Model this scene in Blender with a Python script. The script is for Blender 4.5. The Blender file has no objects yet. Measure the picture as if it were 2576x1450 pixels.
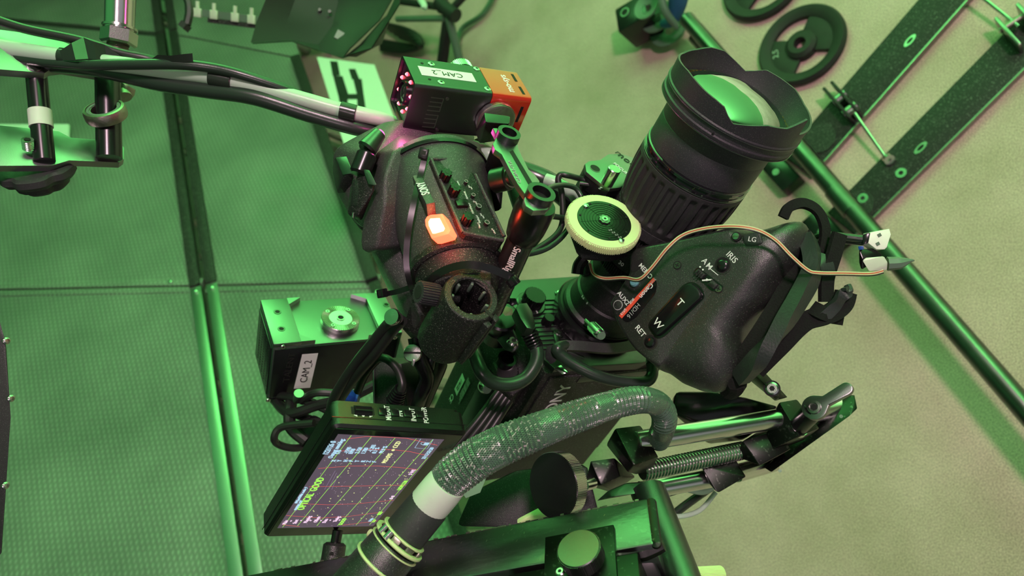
import bpy, bmesh, math, random
import numpy as np
from mathutils import Matrix, Vector
random.seed(7)
PI = math.pi
V = Vector
SC = bpy.context.scene
COL = SC.collection
# ---------------------------------------------------------------- camera
FP, CX, CY = 1780.0, 1288.0, 725.0
KX, KY = 0.90, 0.30                       # tilt of the floor as the camera sees it
CAMH = 1.74
UP = V((-KX, KY, 1.0)).normalized()       # world up in camera axes
XC = (V((1, 0, 0)) - UP * UP.x).normalized()
YC = UP.cross(XC)
CAM = Matrix((XC, YC, UP)).to_4x4()       # camera axes -> world axes
CAM.translation = V((0, 0, CAMH))
cd = bpy.data.cameras.new('camera')
cd.sensor_width = 36.0
cd.lens = FP / 2576.0 * 36.0
cd.clip_start = 0.02
cd.dof.use_dof = True; cd.dof.focus_distance = 0.62; cd.dof.aperture_fstop = 7.0
co = bpy.data.objects.new('camera', cd)
co.matrix_world = CAM
COL.objects.link(co)
SC.camera = co
# ---------------------------------------------------------------- view
SC.view_settings.view_transform = 'Standard'
SC.view_settings.look = 'None'
SC.view_settings.gamma = 1.0
SC.view_settings.use_curve_mapping = False
SC.view_settings.exposure = 0.0
# ---------------------------------------------------------------- world: the green-lit studio around the set
def wdir(v): return (CAM.to_3x3() @ V(v).normalized())
w = bpy.data.worlds.new('studio'); SC.world = w; w.use_nodes = True
nt = w.node_tree; nt.nodes.clear()
def N(t, **k):
    n = nt.nodes.new(t)
    for a, b in k.items(): setattr(n, a, b)
    return n
tc = N('ShaderNodeTexCoord')
out = N('ShaderNodeOutputWorld'); bg = N('ShaderNodeBackground')
nt.links.new(bg.outputs[0], out.inputs[0])
def lobe(d, c0, c1, col):
    dp = N('ShaderNodeVectorMath', operation='DOT_PRODUCT'); dp.inputs[1].default_value = wdir(d)
    nt.links.new(tc.outputs['Generated'], dp.inputs[0])
    mr = N('ShaderNodeMapRange', interpolation_type='SMOOTHSTEP')
    mr.inputs[1].default_value = c0; mr.inputs[2].default_value = c1
    nt.links.new(dp.outputs['Value'], mr.inputs[0])
    sc = N('ShaderNodeVectorMath', operation='SCALE'); sc.inputs[0].default_value = col
    nt.links.new(mr.outputs[0], sc.inputs['Scale'])
    return sc.outputs[0]
def addv(a, b):
    n = N('ShaderNodeVectorMath', operation='ADD')
    nt.links.new(a, n.inputs[0])
    if isinstance(b, tuple): n.inputs[1].default_value = b
    else: nt.links.new(b, n.inputs[1])
    return n.outputs[0]
WORLD_BASE = (0.016, 0.050, 0.020)
LOBES = [((0.08, 1.0, 0.02), 0.35, 0.85, (0.14, 0.90, 0.24)),     # the lit green cyclorama
         ((-0.75, 0.15, 0.65), 0.55, 0.95, (0.04, 0.26, 0.06)),     # green bounce behind left
         ((0.55, -0.50, 0.70), 0.75, 0.98, (0.30, 0.26, 0.30))]     # pale glow patch behind right, added for reflections
acc = lobe(*LOBES[0])
for L in LOBES[1:]: acc = addv(acc, lobe(*L))
acc = addv(acc, WORLD_BASE)
nt.links.new(acc, bg.inputs[0]); bg.inputs[1].default_value = 1.0
# ---------------------------------------------------------------- lamps of the studio
def area(name, d, dist, size, power, col):
    l = bpy.data.lights.new(name, 'AREA'); l.shape = 'DISK'; l.size = size; l.energy = power; l.color = col
    o = bpy.data.objects.new(name, l); COL.objects.link(o)
    tgt = CAM @ V((0.1, 0, -1.2)); D = wdir(d)
    o.location = tgt + D * dist
    o.rotation_euler = D.to_track_quat('Z', 'Y').to_euler()
area('key_lamp', (0.0, 0.40, 1.0), 3.6, 0.40, 78, (1.0, 0.66, 0.76))
area('second_key_lamp', (-0.10, -0.27, 0.96), 3.6, 0.45, 12, (1.0, 0.64, 0.78))
HW = (V((0, 1, 0)) - UP * UP.y).normalized()      # level direction from the camera towards the green wall
WALLD = 2.35
def wl(side, fwd, z): return CAM @ (HW * fwd + HW.cross(UP) * side - UP * (CAMH - z))
for k, sd in enumerate((-1.6, 1.6)):
    l = bpy.data.lights.new('wall_lamp', 'AREA'); l.shape = 'RECTANGLE'; l.size = 1.6; l.size_y = .4; l.energy = 158; l.color = (.42, 1.0, .48); l.spread = math.radians(75)
    o = bpy.data.objects.new('wall_lamp', l); COL.objects.link(o)
    o.location = wl(sd, 1.45, 3.3); D = wl(sd, 1.45, 3.3) - wl(sd * .8, WALLD, 2.1)
    o.rotation_euler = D.to_track_quat('Z', 'Y').to_euler()

# ---------------------------------------------------------------- unprojection
def P(x, y, d): return V(((x - CX) / FP * d, -(y - CY) / FP * d, -d))
CAMI = CAM.inverted()
def G(x, y, z=0.0):                        # point of the plane at height z seen at a pixel (camera axes)
    r = V(((x - CX) / FP, -(y - CY) / FP, -1))
    return r * ((z - CAMH) / UP.dot(r))
def frame(o, x, y):                        # orthonormal frame: x exact, y close
    x = x.normalized(); z = x.cross(y).normalized(); y = z.cross(x)
    M = Matrix((x, y, z)).transposed().to_4x4(); M.translation = o
    return M
def axf(p0, p1, up=None):                  # z runs p0 -> p1
    z = (p1 - p0).normalized()
    u = up if up else V((0, 1, 0))
    if abs(u.dot(z)) > .97: u = V((1, 0, 0))
    x = u.cross(z).normalized(); y = z.cross(x)
    M = Matrix((x, y, z)).transposed().to_4x4(); M.translation = p0
    return M
def rowsM(r):
    M = Matrix([r[0], r[1], r[2], [0, 0, 0, 1]]); return M
def loc(M, x, y, ax=2, val=0.0):           # local coordinates where a pixel's ray meets a local plane
    Mi = M.inverted(); o = Mi @ V((0, 0, 0)); r = Mi.to_3x3() @ V(((x - CX) / FP, -(y - CY) / FP, -1))
    return o + r * ((val - o[ax]) / r[ax])
def T(x, y, z): return Matrix.Translation((x, y, z))
def RX(a): return Matrix.Rotation(math.radians(a), 4, 'X')
def RY(a): return Matrix.Rotation(math.radians(a), 4, 'Y')
def RZ(a): return Matrix.Rotation(math.radians(a), 4, 'Z')
# ---------------------------------------------------------------- materials
MT = {}
def mat(name, col, rough=.5, metal=0., bump=0., bs=400., speck=0., ss=900., coat=0., spec=.5, emit=None, es=1., var=0., vs=6., trans=0., ior=1.5, vcol=None, brush=0.):
    m = bpy.data.materials.new(name); m.use_nodes = True
    n = m.node_tree; b = n.nodes['Principled BSDF']; L = n.links
    I = b.inputs
    c = (col[0], col[1], col[2], 1)
    I['Base Color'].default_value = c; I['Roughness'].default_value = rough; I['Metallic'].default_value = metal
    I['Coat Weight'].default_value = coat; I['Coat Roughness'].default_value = .08
    I['Specular IOR Level'].default_value = spec; I['IOR'].default_value = ior
    I['Transmission Weight'].default_value = trans
    if emit:
        I['Emission Color'].default_value = (*emit, 1); I['Emission Strength'].default_value = es
    t = n.nodes.new('ShaderNodeTexCoord')
    cur = None
    def mixc(fac, a, bcol):
        x = n.nodes.new('ShaderNodeMix'); x.data_type = 'RGBA'
        L.new(fac, x.inputs[0])
        if a is None: x.inputs[6].default_value = c
        else: L.new(a, x.inputs[6])
        x.inputs[7].default_value = (*bcol, 1)
        return x.outputs[2]
    if var:
        z = n.nodes.new('ShaderNodeTexNoise'); z.inputs['Scale'].default_value = vs; z.inputs['Detail'].default_value = 6
        L.new(t.outputs['Object'], z.inputs['Vector'])
        r = n.nodes.new('ShaderNodeMapRange'); r.inputs[1].default_value = .35; r.inputs[2].default_value = .65; r.inputs[4].default_value = var
        L.new(z.outputs['Fac'], r.inputs[0])
        cur = mixc(r.outputs[0], cur, vcol if vcol else tuple(q * .5 for q in col))
    if speck:
        z = n.nodes.new('ShaderNodeTexNoise'); z.inputs['Scale'].default_value = ss; z.inputs['Detail'].default_value = 1
        L.new(t.outputs['Object'], z.inputs['Vector'])
        r = n.nodes.new('ShaderNodeMapRange'); r.inputs[1].default_value = .62; r.inputs[2].default_value = .72; r.inputs[4].default_value = speck
        L.new(z.outputs['Fac'], r.inputs[0])
        cur = mixc(r.outputs[0], cur, (.55, .55, .5))
    if cur: L.new(cur, I['Base Color'])
    if bump:
        z = n.nodes.new('ShaderNodeTexNoise'); z.inputs['Scale'].default_value = bs; z.inputs['Detail'].default_value = 2
        if brush:
            mp = n.nodes.new('ShaderNodeMapping'); mp.inputs['Scale'].default_value = (brush, 1, 1)
            L.new(t.outputs['Object'], mp.inputs[0]); L.new(mp.outputs[0], z.inputs['Vector'])
        else: L.new(t.outputs['Object'], z.inputs['Vector'])
        u = n.nodes.new('ShaderNodeBump'); u.inputs['Strength'].default_value = bump; u.inputs['Distance'].default_value = .0006
        L.new(z.outputs['Fac'], u.inputs['Height']); L.new(u.outputs[0], I['Normal'])
    MT[name] = m
    return m
mat('anod', (.11, .115, .115), .36, 1., bump=.12, bs=1500)
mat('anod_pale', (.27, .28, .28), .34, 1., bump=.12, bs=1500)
mat('anod_worn', (.035, .038, .035), .38, 1., bump=.06, bs=900, speck=.10, ss=260)
mat('anod_brushed', (.17, .175, .17), .34, 1., bump=.35, bs=260, speck=.08, ss=300, brush=.12)
mat('plastic', (.011, .012, .012), .42, bump=.35, bs=1800, speck=.10, ss=1100)
mat('green_paint', (.20, .52, .21), .8)
mat('plastic_smooth', (.007, .007, .008), .25)
mat('powder', (.042, .041, .041), .42, bump=.7, bs=1500, speck=.26, ss=1100)
mat('powder_dark', (.009, .009, .009), .5, bump=.8, bs=1500, speck=.22, ss=900)
mat('rubber', (.022, .022, .024), .62, bump=.2, bs=900, speck=.03, ss=500)
mat('lens_black', (.026, .025, .031), .46, bump=.3, bs=1400, speck=.10, ss=1400)
mat('grip_black', (.017, .018, .017), .38, spec=.8, bump=.45, bs=1300, speck=.10, ss=800)
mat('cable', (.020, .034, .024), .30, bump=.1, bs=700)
mat('cable_thin', (.014, .015, .014), .38)
mat('steel', (.60, .60, .58), .22, 1., bump=.1, bs=900)
mat('steel_dark', (.28, .28, .27), .32, 1., bump=.2, bs=600)
mat('steel_rough', (.33, .31, .26), .42, 1., bump=.4, bs=400)
mat('chrome', (.72, .72, .70), .20, 1.)
mat('case', (.065, .07, .067), .40, 1., bump=.2, bs=1500)
mat('label_white', (.72, .76, .72), .55, bump=.1)
mat('tape_white', (.62, .66, .58), .55, bump=.5, bs=120)
mat('tape_black', (.02, .03, .022), .25, bump=.8, bs=60)
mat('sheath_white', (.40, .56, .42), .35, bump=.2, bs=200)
mat('ink', (.01, .01, .01), .6)
mat('print_white', (.75, .78, .75), .5)
mat('print_grey', (.32, .33, .32), .5)
mat('hole', (.003, .003, .003), .8)
mat('red_anod', (.80, .035, .02), .30, .45, coat=1.)
mat('gear_white', (.62, .72, .36), .45, spec=.4)
mat('disc_green', (.055, .065, .055), .25, .9)
mat('plug_white', (.80, .82, .72), .45)
mat('plug_nylon', (.55, .60, .48), .35, spec=.5)
mat('wire_red', (.55, .10, .05), .45)
mat('wire_cream', (.60, .60, .34), .45)
mat('strip_red', (.75, .08, .04), .5)
mat('cap_blue', (.12, .30, .34), .4)
mat('tie_blue', (.01, .06, .30), .4)
mat('velcro', (.010, .011, .010), .95, bump=1., bs=500, spec=.2)
mat('leather', (.022, .030, .026), .42, bump=.4, bs=500)
mat('glass', (.010, .016, .012), .02, spec=1.0, ior=2.1)
mat('glass_small', (.01, .01, .012), .03, coat=1., spec=.8)
mat('reflection_orange', (.90, .50, .08), .35, .0)
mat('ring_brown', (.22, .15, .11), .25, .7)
mat('tally', (.9, .1, .05), .4, emit=(1.0, .07, .03), es=5.)
mat('tally_core', (1, .6, .2), .4, emit=(1.0, .62, .22), es=14.)
mat('led_red', (.9, .1, .1), .3, emit=(1.0, .08, .12), es=5.)
mat('led_core', (1, .5, .5), .3, emit=(1.0, .50, .50), es=3.)
mat('screen', (.01, .01, .012), .25, emit=(.105, .075, .105), es=1.)
mat('screen_green', (.1, .1, .1), .4, emit=(.36, .95, .08), es=1.)
mat('screen_red', (.1, .1, .1), .4, emit=(.95, .10, .07), es=1.)
mat('screen_blue', (.1, .1, .1), .4, emit=(.40, .68, .85), es=1.)
mat('screen_white', (.1, .1, .1), .4, emit=(.85, .60, .80), es=1.)
mat('screen_yellow', (.1, .1, .1), .4, emit=(.85, .90, .35), es=1.)
mat('screen_haze', (.1, .1, .1), .4, emit=(.17, .12, .20), es=1.)
mat('bezel', (.006, .006, .007), .18, coat=.5)
mat('wheel', (.030, .030, .028), .6, spec=.25, bump=.3, bs=60, var=.4, vs=14)
mat('bar_black', (.026, .025, .025), .5, .0, spec=.18, bump=.3, bs=200, speck=.25, ss=420)
mat('pipe', (.17, .17, .165), .30, 1., bump=.2, bs=60, var=.4, vs=20)
mat('chair_black', (.022, .022, .022), .55, .0, spec=.3)
mat('edge_alu', (.42, .46, .42), .38, 1., bump=.2, bs=200)
mat('blue_cloth', (.02, .10, .22), .7)
mat('grey_green', (.10, .15, .11), .5)
mat('carbon', (.012, .012, .012), .3, coat=.6)
mat('carbon_fleck', (.20, .21, .20), .30, .9)
mat('sleeve_strand', (.065, .115, .080), .28, spec=.9)
mat('sleeve_fleck', (.38, .34, .34), .35)
mat('sleeve_core', (.004, .004, .004), .8)

def nodes_mat(name):
    m = bpy.data.materials.new(name); m.use_nodes = True
    MT[name] = m
    return m, m.node_tree.nodes, m.node_tree.links, m.node_tree.nodes['Principled BSDF']
# pale studio floor: worn concrete with faint blotches and grain
m, n, L, b = nodes_mat('floor')
t = n.new('ShaderNodeTexCoord')
z = n.new('ShaderNodeTexNoise'); z.inputs['Scale'].default_value = 3.2; z.inputs['Detail'].default_value = 8; z.inputs['Roughness'].default_value = .62
L.new(t.outputs['Object'], z.inputs['Vector'])
r = n.new('ShaderNodeValToRGB'); r.color_ramp.elements[0].position = .33; r.color_ramp.elements[1].position = .68
r.color_ramp.elements[0].color = (.45, .30, .265, 1); r.color_ramp.elements[1].color = (.67, .42, .42, 1)
L.new(z.outputs['Fac'], r.inputs[0])
g = n.new('ShaderNodeTexNoise'); g.inputs['Scale'].default_value = 420; g.inputs['Detail'].default_value = 2
L.new(t.outputs['Object'], g.inputs['Vector'])
gr = n.new('ShaderNodeMapRange'); gr.inputs[1].default_value = .3; gr.inputs[2].default_value = .7; gr.inputs[3].default_value = .50; gr.inputs[4].default_value = 1.45
L.new(g.outputs['Fac'], gr.inputs[0])
mu = n.new('ShaderNodeVectorMath'); mu.operation = 'SCALE'
L.new(r.outputs[0], mu.inputs[0]); L.new(gr.outputs[0], mu.inputs['Scale'])
L.new(mu.outputs[0], b.inputs['Base Color']); b.inputs['Roughness'].default_value = .7; b.inputs['Specular IOR Level'].default_value = .2
# dark phenolic deck board with a pressed wire-mesh texture
m, n, L, b = nodes_mat('deck')
t = n.new('ShaderNodeTexCoord')
def wave(rot, sc):
    mp = n.new('ShaderNodeMapping'); mp.inputs['Rotation'].default_value = (0, 0, math.radians(rot)); L.new(t.outputs['Object'], mp.inputs[0])
    wv = n.new('ShaderNodeTexWave'); wv.inputs['Scale'].default_value = sc; wv.inputs['Distortion'].default_value = .2
    L.new(mp.outputs[0], wv.inputs['Vector']); return wv.outputs['Fac']
w1, w2 = wave(24, 24), wave(-28, 24)
mx = n.new('ShaderNodeMath'); mx.operation = 'MULTIPLY'; L.new(w1, mx.inputs[0]); L.new(w2, mx.inputs[1])
bu = n.new('ShaderNodeBump'); bu.inputs['Strength'].default_value = .9; bu.inputs['Distance'].default_value = .0012
L.new(mx.outputs[0], bu.inputs['Height']); L.new(bu.outputs[0], b.inputs['Normal'])
z = n.new('ShaderNodeTexNoise'); z.inputs['Scale'].default_value = 3; z.inputs['Detail'].default_value = 7
L.new(t.outputs['Object'], z.inputs['Vector'])
r = n.new('ShaderNodeValToRGB'); r.color_ramp.elements[0].color = (.12, .145, .12, 1); r.color_ramp.elements[1].color = (.21, .24, .205, 1)
r.color_ramp.elements[0].position = .3; r.color_ramp.elements[1].position = .7
L.new(z.outputs['Fac'], r.inputs[0])
ad = n.new('ShaderNodeMapRange'); ad.inputs[3].default_value = .8; ad.inputs[4].default_value = 1.35
L.new(mx.outputs[0], ad.inputs[0])
mu = n.new('ShaderNodeVectorMath'); mu.operation = 'SCALE'
L.new(r.outputs[0], mu.inputs[0]); L.new(ad.outputs[0], mu.inputs['Scale'])
L.new(mu.outputs[0], b.inputs['Base Color']); b.inputs['Roughness'].default_value = .5; b.inputs['Specular IOR Level'].default_value = .35
# ---------------------------------------------------------------- mesh builder (all points in camera axes)
_txt = {}
def text_data(s, bold=0., res=3):
    k = (s, bold)
    if k not in _txt:
        c = bpy.data.curves.new('t', 'FONT'); c.body = s; c.size = 1.0; c.extrude = .02; c.offset = bold * .35; c.resolution_u = res
        c.align_x = 'CENTER'; c.align_y = 'CENTER'
        o = bpy.data.objects.new('t', c); COL.objects.link(o)
        dg = bpy.context.evaluated_depsgraph_get()
        me = bpy.data.meshes.new_from_object(o.evaluated_get(dg))
        _txt[k] = ([v.co.copy() for v in me.vertices], [tuple(p.vertices) for p in me.polygons])
        bpy.data.objects.remove(o); bpy.data.curves.remove(c); bpy.data.meshes.remove(me)
    return _txt[k]
class MB:
    def __init__(s, M=None):
        s.v = []; s.f = []; s.m = []; s.mats = []; s.cur = 0; s.M = M if M is not None else Matrix.Identity(4)
    def use(s, name):
        if name not in s.mats: s.mats.append(name)
        s.cur = s.mats.index(name); return s
    def raw(s, vs, fs, M=None):
        X = s.M @ M if M is not None else s.M
        b = len(s.v)
        s.v.extend(X @ V(p) for p in vs)
        for f in fs: s.f.append(tuple(b + i for i in f)); s.m.append(s.cur)
        return s
    def bmraw(s, bm, M=None):
        bm.verts.index_update()
        vs = [v.co.copy() for v in bm.verts]; fs = [tuple(v.index for v in f.verts) for f in bm.faces]
        bm.free(); return s.raw(vs, fs, M)
    def box(s, x0, x1, y0, y1, z0, z1, b=0., M=None, seg=2):
        x0, x1 = sorted((x0, x1)); y0, y1 = sorted((y0, y1)); z0, z1 = sorted((z0, z1))
        bm = bmesh.new(); bmesh.ops.create_cube(bm, size=1.)
        for v in bm.verts:
            v.co = V((x0 + (v.co.x + .5) * (x1 - x0), y0 + (v.co.y + .5) * (y1 - y0), z0 + (v.co.z + .5) * (z1 - z0)))
        if b: bmesh.ops.bevel(bm, geom=bm.edges[:], offset=min(b, .49 * min(x1 - x0, y1 - y0, z1 - z0)), segments=seg, affect='EDGES', profile=.5)
        return s.bmraw(bm, M)
    def prism(s, pts, z0, z1, b=0., M=None, seg=2, taper=None):
        bm = bmesh.new()
        lo = [bm.verts.new((p[0], p[1], z0)) for p in pts]
        if taper is None: hi = [bm.verts.new((p[0], p[1], z1)) for p in pts]
        else:
            cx = sum(p[0] for p in pts) / len(pts); cy = sum(p[1] for p in pts) / len(pts)
            hi = [bm.verts.new((cx + (p[0] - cx) * taper, cy + (p[1] - cy) * taper, z1)) for p in pts]
        k = len(pts)
        bm.faces.new(list(reversed(lo))); tf = bm.faces.new(hi)
        for i in range(k): bm.faces.new((lo[i], lo[(i + 1) % k], hi[(i + 1) % k], hi[i]))
        bmesh.ops.recalc_face_normals(bm, faces=bm.faces[:])
        if b:
            bmesh.ops.bevel(bm, geom=[e for e in tf.edges], offset=b, segments=seg, affect='EDGES', profile=.5)
        return s.bmraw(bm, M)
    def lathe(s, prof, n=48, M=None, fn=None):
        vs = []; fs = []
        for (r, z) in prof:
            for i in range(n):
                a = 2 * PI * i / n; rr, zz = (r, z) if fn is None else fn(r, z, a)
                vs.append((rr * math.cos(a), rr * math.sin(a), zz))
        for j in range(len(prof) - 1):
            for i in range(n):
                k = (i + 1) % n
                fs.append((j * n + i, j * n + k, (j + 1) * n + k, (j + 1) * n + i))
        if prof[0][0] > 0 and prof[0] != prof[-1]: fs.append(tuple(reversed(range(n))))
        if prof[-1][0] > 0 and prof[0] != prof[-1]: fs.append(tuple(range((len(prof) - 1) * n, len(prof) * n)))
        return s.raw(vs, fs, M)
    def ringl(s, r0, r1, z0, z1, n=48, M=None, b=0.):
        p = [(r0, z0), (r1, z0), (r1, z1 - b), (r1 - b, z1), (r0 + b, z1), (r0, z1 - b), (r0, z0)]
        return s.lathe(p, n, M)
    def cyl(s, p0, p1, r, n=28, b=0., r1=None):
        M = axf(p0, p1); h = (p1 - p0).length; r1 = r if r1 is None else r1
        p = [(r - b, 0), (r, b), (r1, h - b), (r1 - b, h)] if b else [(r, 0), (r1, h)]
        return s.lathe(p, n, M)
    def disc(s, r, z0, z1, n=28, M=None, b=0.):
        return s.lathe([(r, z0), (r, z1 - b), (r - b, z1)] if b else [(r, z0), (r, z1)], n, M)
    def gear(s, r0, r1, z0, z1, n, M=None, duty=.5, b=0.):
        pr = [(1, z0), (1, z1 - b), (.97, z1)] if b else [(1, z0), (1, z1)]
        def fn(r, z, a):
            ph = (a * n / (2 * PI)) % 1
            return ((r1 if ph < duty else r0) * r, z)
        return s.lathe(pr, n * 4, M, fn)
    def tube(s, pts, r, n=12, smooth=6, sec=None, up=None, closed=False):
        if smooth and len(pts) > 2: pts, r = spline(pts, r, smooth)
        k = len(pts); rs = r if isinstance(r, (list, tuple)) else [r] * k
        sec = sec or [(math.cos(2 * PI * i / n), math.sin(2 * PI * i / n)) for i in range(n)]
        n = len(sec); vs = []; fs = []
        fr = frames(pts, up)
        for i in range(k):
            x, y = fr[i]
            for (a, b) in sec: vs.append(pts[i] + x * (a * rs[i]) + y * (b * rs[i]))
        for i in range(k - 1):
            for j in range(n):
                q = (j + 1) % n
                fs.append((i * n + j, i * n + q, (i + 1) * n + q, (i + 1) * n + j))
        fs.append(tuple(reversed(range(n)))); fs.append(tuple(range((k - 1) * n, k * n)))
        return s.raw(vs, fs)
    def strap(s, pts, w, t, up=None, smooth=6):
        return s.tube(pts, 1., smooth=smooth, sec=[(-w / 2, -t / 2), (w / 2, -t / 2), (w / 2, t / 2), (-w / 2, t / 2)], up=up)
    def text(s, txt, h, M, bold=0., wx=1., italic=0.):
        vs, fs = text_data(txt, bold)
        S = Matrix(((h * wx, h * italic, 0, 0), (0, h, 0, 0), (0, 0, .01, 0), (0, 0, 0, 1)))
        return s.raw(vs, fs, (M @ S) if M is not None else S)
    def screw(s, M, r=.003, h=.0016, hexa=True):
        k = s.cur
        s.use('steel'); s.lathe([(r, 0), (r, h * .5), (r * .75, h)], 20, M)
        s.use('hole'); s.lathe([(r * .42, h + .00003), (0, h + .00006)], 6 if hexa else 4, M)
        s.cur = k; return s
def spline(pts, r, k):
    n = len(pts); rs = r if isinstance(r, (list, tuple)) else None
    op = []; orr = []
    for i in range(n - 1):
        p0 = pts[max(i - 1, 0)]; p1 = pts[i]; p2 = pts[i + 1]; p3 = pts[min(i + 2, n - 1)]
        for j in range(k):
            t = j / k; t2 = t * t; t3 = t2 * t
            op.append(.5 * ((2 * p1) + (p2 - p0) * t + (2 * p0 - 5 * p1 + 4 * p2 - p3) * t2 + (3 * p1 - p0 - 3 * p2 + p3) * t3))
            if rs: orr.append(rs[i] * (1 - t) + rs[i + 1] * t)
    op.append(pts[-1].copy())
    if rs: orr.append(rs[-1])
    return op, (orr if rs else r)
def frames(pts, up=None):
    k = len(pts); out = []; x = None
    for i in range(k):
        t = (pts[min(i + 1, k - 1)] - pts[max(i - 1, 0)])
        t = t.normalized() if t.length > 1e-9 else V((0, 0, 1))
        if up is not None:
            y = (up - t * up.dot(t)).normalized(); xx = y.cross(t); out.append((xx, y)); continue
        if x is None:
            u = V((0, 0, 1)) if abs(t.z) < .9 else V((1, 0, 0)); x = u.cross(t).normalized()
        else: x = (x - t * x.dot(t)).normalized()
        out.append((x, t.cross(x)))
    return out
def mk(name, mb, Mw, mats=None):
    me = bpy.data.meshes.new(name)
    Mi = Mw.inverted()
    me.from_pydata([Mi @ v for v in mb.v], [], mb.f)
    bm = bmesh.new(); bm.from_mesh(me); bmesh.ops.recalc_face_normals(bm, faces=bm.faces[:]); bm.to_mesh(me); bm.free()
    for k in (mb.mats or ['plastic']): me.materials.append(MT[k])
    if len(mb.m) == len(me.polygons): me.polygons.foreach_set('material_index', mb.m)
    me.polygons.foreach_set('use_smooth', [True] * len(me.polygons))
    me.set_sharp_from_angle(angle=math.radians(33))
    o = bpy.data.objects.new(name, me); COL.objects.link(o)
    return o
class Thing:
    def __init__(s, name, label, cat, M, group=None):
        s.M = M if isinstance(M, Matrix) else Matrix.Translation(M)
        s.o = bpy.data.objects.new(name, None); COL.objects.link(s.o)
        s.o.empty_display_size = .02
        s.o.matrix_world = CAM @ s.M
        s.o['label'] = label; s.o['category'] = cat
        if group: s.o['group'] = group
    def mb(s, m='plastic'): return MB(s.M).use(m)
    def cb(s, m='plastic'): return MB().use(m)
    def add(s, name, mb, label=None, parent=None, stuff=False):
        o = mk(name, mb, s.M); o.parent = parent or s.o
        if label: o['label'] = label
        if stuff: o['kind'] = 'stuff'
        return o
def one(name, mb, label=None, cat=None, group=None, kind=None, M=None):
    if M is None:
        c = V((0, 0, 0))
        for v in mb.v: c += v
        c /= len(mb.v)
        M = Matrix.Translation(c) @ CAMI.to_3x3().to_4x4()      # axis-aligned with the world, at the middle
    o = mk(name, mb, M); o.matrix_world = CAM @ M
    if label: o['label'] = label
    if cat: o['category'] = cat
    if group: o['group'] = group
    if kind: o['kind'] = kind
    return o
def copy_thing(root, Mw, label=None):
    r = root.copy(); COL.objects.link(r); r.matrix_world = Mw
    if label: r['label'] = label
    for ch in list(root.children):
        c = ch.copy(); COL.objects.link(c); c.parent = r
        for g_ in list(ch.children):
            d = g_.copy(); COL.objects.link(d); d.parent = c
    return r
def circ(cx, cy, r, n=20, a0=0, a1=360):
    return [(cx + r * math.cos(math.radians(a0 + (a1 - a0) * i / n)), cy + r * math.sin(math.radians(a0 + (a1 - a0) * i / n))) for i in range(n + (0 if abs(a1 - a0) >= 360 else 1))]
def rrect(x0, x1, y0, y1, r, n=5):
    p = []
    for (cx, cy, a) in ((x1 - r, y1 - r, 0), (x0 + r, y1 - r, 90), (x0 + r, y0 + r, 180), (x1 - r, y0 + r, 270)):
        p += circ(cx, cy, r, n, a, a + 90)
    return p
WU = UP                                     # world up in camera axes
# ================================================================ THE SETTING
WM = lambda p: Matrix.Translation(p) @ CAMI.to_3x3().to_4x4()     # world-aligned frame at a point
mb = MB(CAMI).use('floor'); mb.box(-7, 7, -7, 7, -.05, 0.)
one('floor', mb, kind='structure', M=CAMI)
q0_, q1_, q2_, q3_ = [CAMI @ wl(a_, WALLD, c_) for a_, c_ in ((-5, 0), (5, 0), (5, 4.2), (-5, 4.2))]
mb = MB().use('green_paint'); off_ = HW * .05
mb.raw([q0_, q1_, q2_, q3_] + [v + off_ for v in (q0_, q1_, q2_, q3_)], [(0, 1, 2, 3), (4, 5, 6, 7), (0, 1, 5, 4), (1, 2, 6, 5), (2, 3, 7, 6), (3, 0, 4, 7)])
one('wall_back', mb, kind='structure')
DN = V((-.10, .70, 1.0)).normalized()       # the decks form a raked platform with its own slope
D0 = 2.15
def DG(x, y, h=0.):
    r = V(((x - CX) / FP, -(y - CY) / FP, -1)); o = V((0, 0, -D0)) + DN * h
    return r * (o.dot(DN) / r.dot(DN))
DM = frame(DG(600, 700), V((1, 0, 0)) - DN * DN.x, DN.cross(V((1, 0, 0))))
def dl(x, y): q = DM.inverted() @ DG(x, y); q.z = 0; return q
def deck(name, label, quad, legs=(0, 1, 2, 3)):
    q = [dl(x, y) for (x, y) in quad]
    c = sum(q, V((0, 0, 0))) / 4
    t = Thing(name, label, 'stage deck', DM @ T(c.x, c.y, -.02), 'dark mesh-textured stage decks')
    b = MB(DM).use('deck')
    vs = [V((p.x, p.y, -.02)) for p in q] + [V((p.x, p.y, 0)) for p in q]
    b.raw(vs, [(0, 1, 2, 3), (4, 5, 6, 7), (0, 1, 5, 4), (1, 2, 6, 5), (2, 3, 7, 6), (3, 0, 4, 7)])
    t.add('deck_board', b)
    for p in q:                                   # legs keep it on the floor
        p2 = DM @ (p + (c - p) * .55 + V((0, 0, -.02)))
        hgt = (CAM @ p2).z
        if hgt > .02:
            b = MB().use('edge_alu'); b.cyl(p2 - UP * hgt, p2, .02, 12); t.add('leg', b)
    return t, q, c
def strip(t, a, bb, w, z=.008, m='edge_alu', screws=()):
    d = (bb - a); L_ = d.length; x = d.normalized(); y = V((0, 0, 1)).cross(x)
    M = Matrix((x, y, V((0, 0, 1)))).transposed().to_4x4(); M.translation = a
    b = MB(DM @ M).use(m); b.box(0, L_, 0, w, -.02, z, .001)
    for f in screws: b.use('steel').lathe([(.008, z), (.006, z + .004), (0, z + .005)], 12, T(L_ * f, w / 2, 0))
    t.add('edge_strip', b)
def seam(y, dx=0): return (407 + (y / 1450.) * 213 + dx, y)
def redge(y): return (706 + y * .352, y)
xl = -260
G1 = 3
tl, q, c = deck('stage_deck', 'large dark green-lit deck at lower left, left of the long metal seam', [(xl, 738), seam(722, -6), seam(1700, -6), (xl, 1700)])
strip(tl, q[2], q[1], .034, screws=(.985,))
strip(tl, q[1], q[0], .022, .003, 'deck')
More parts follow.
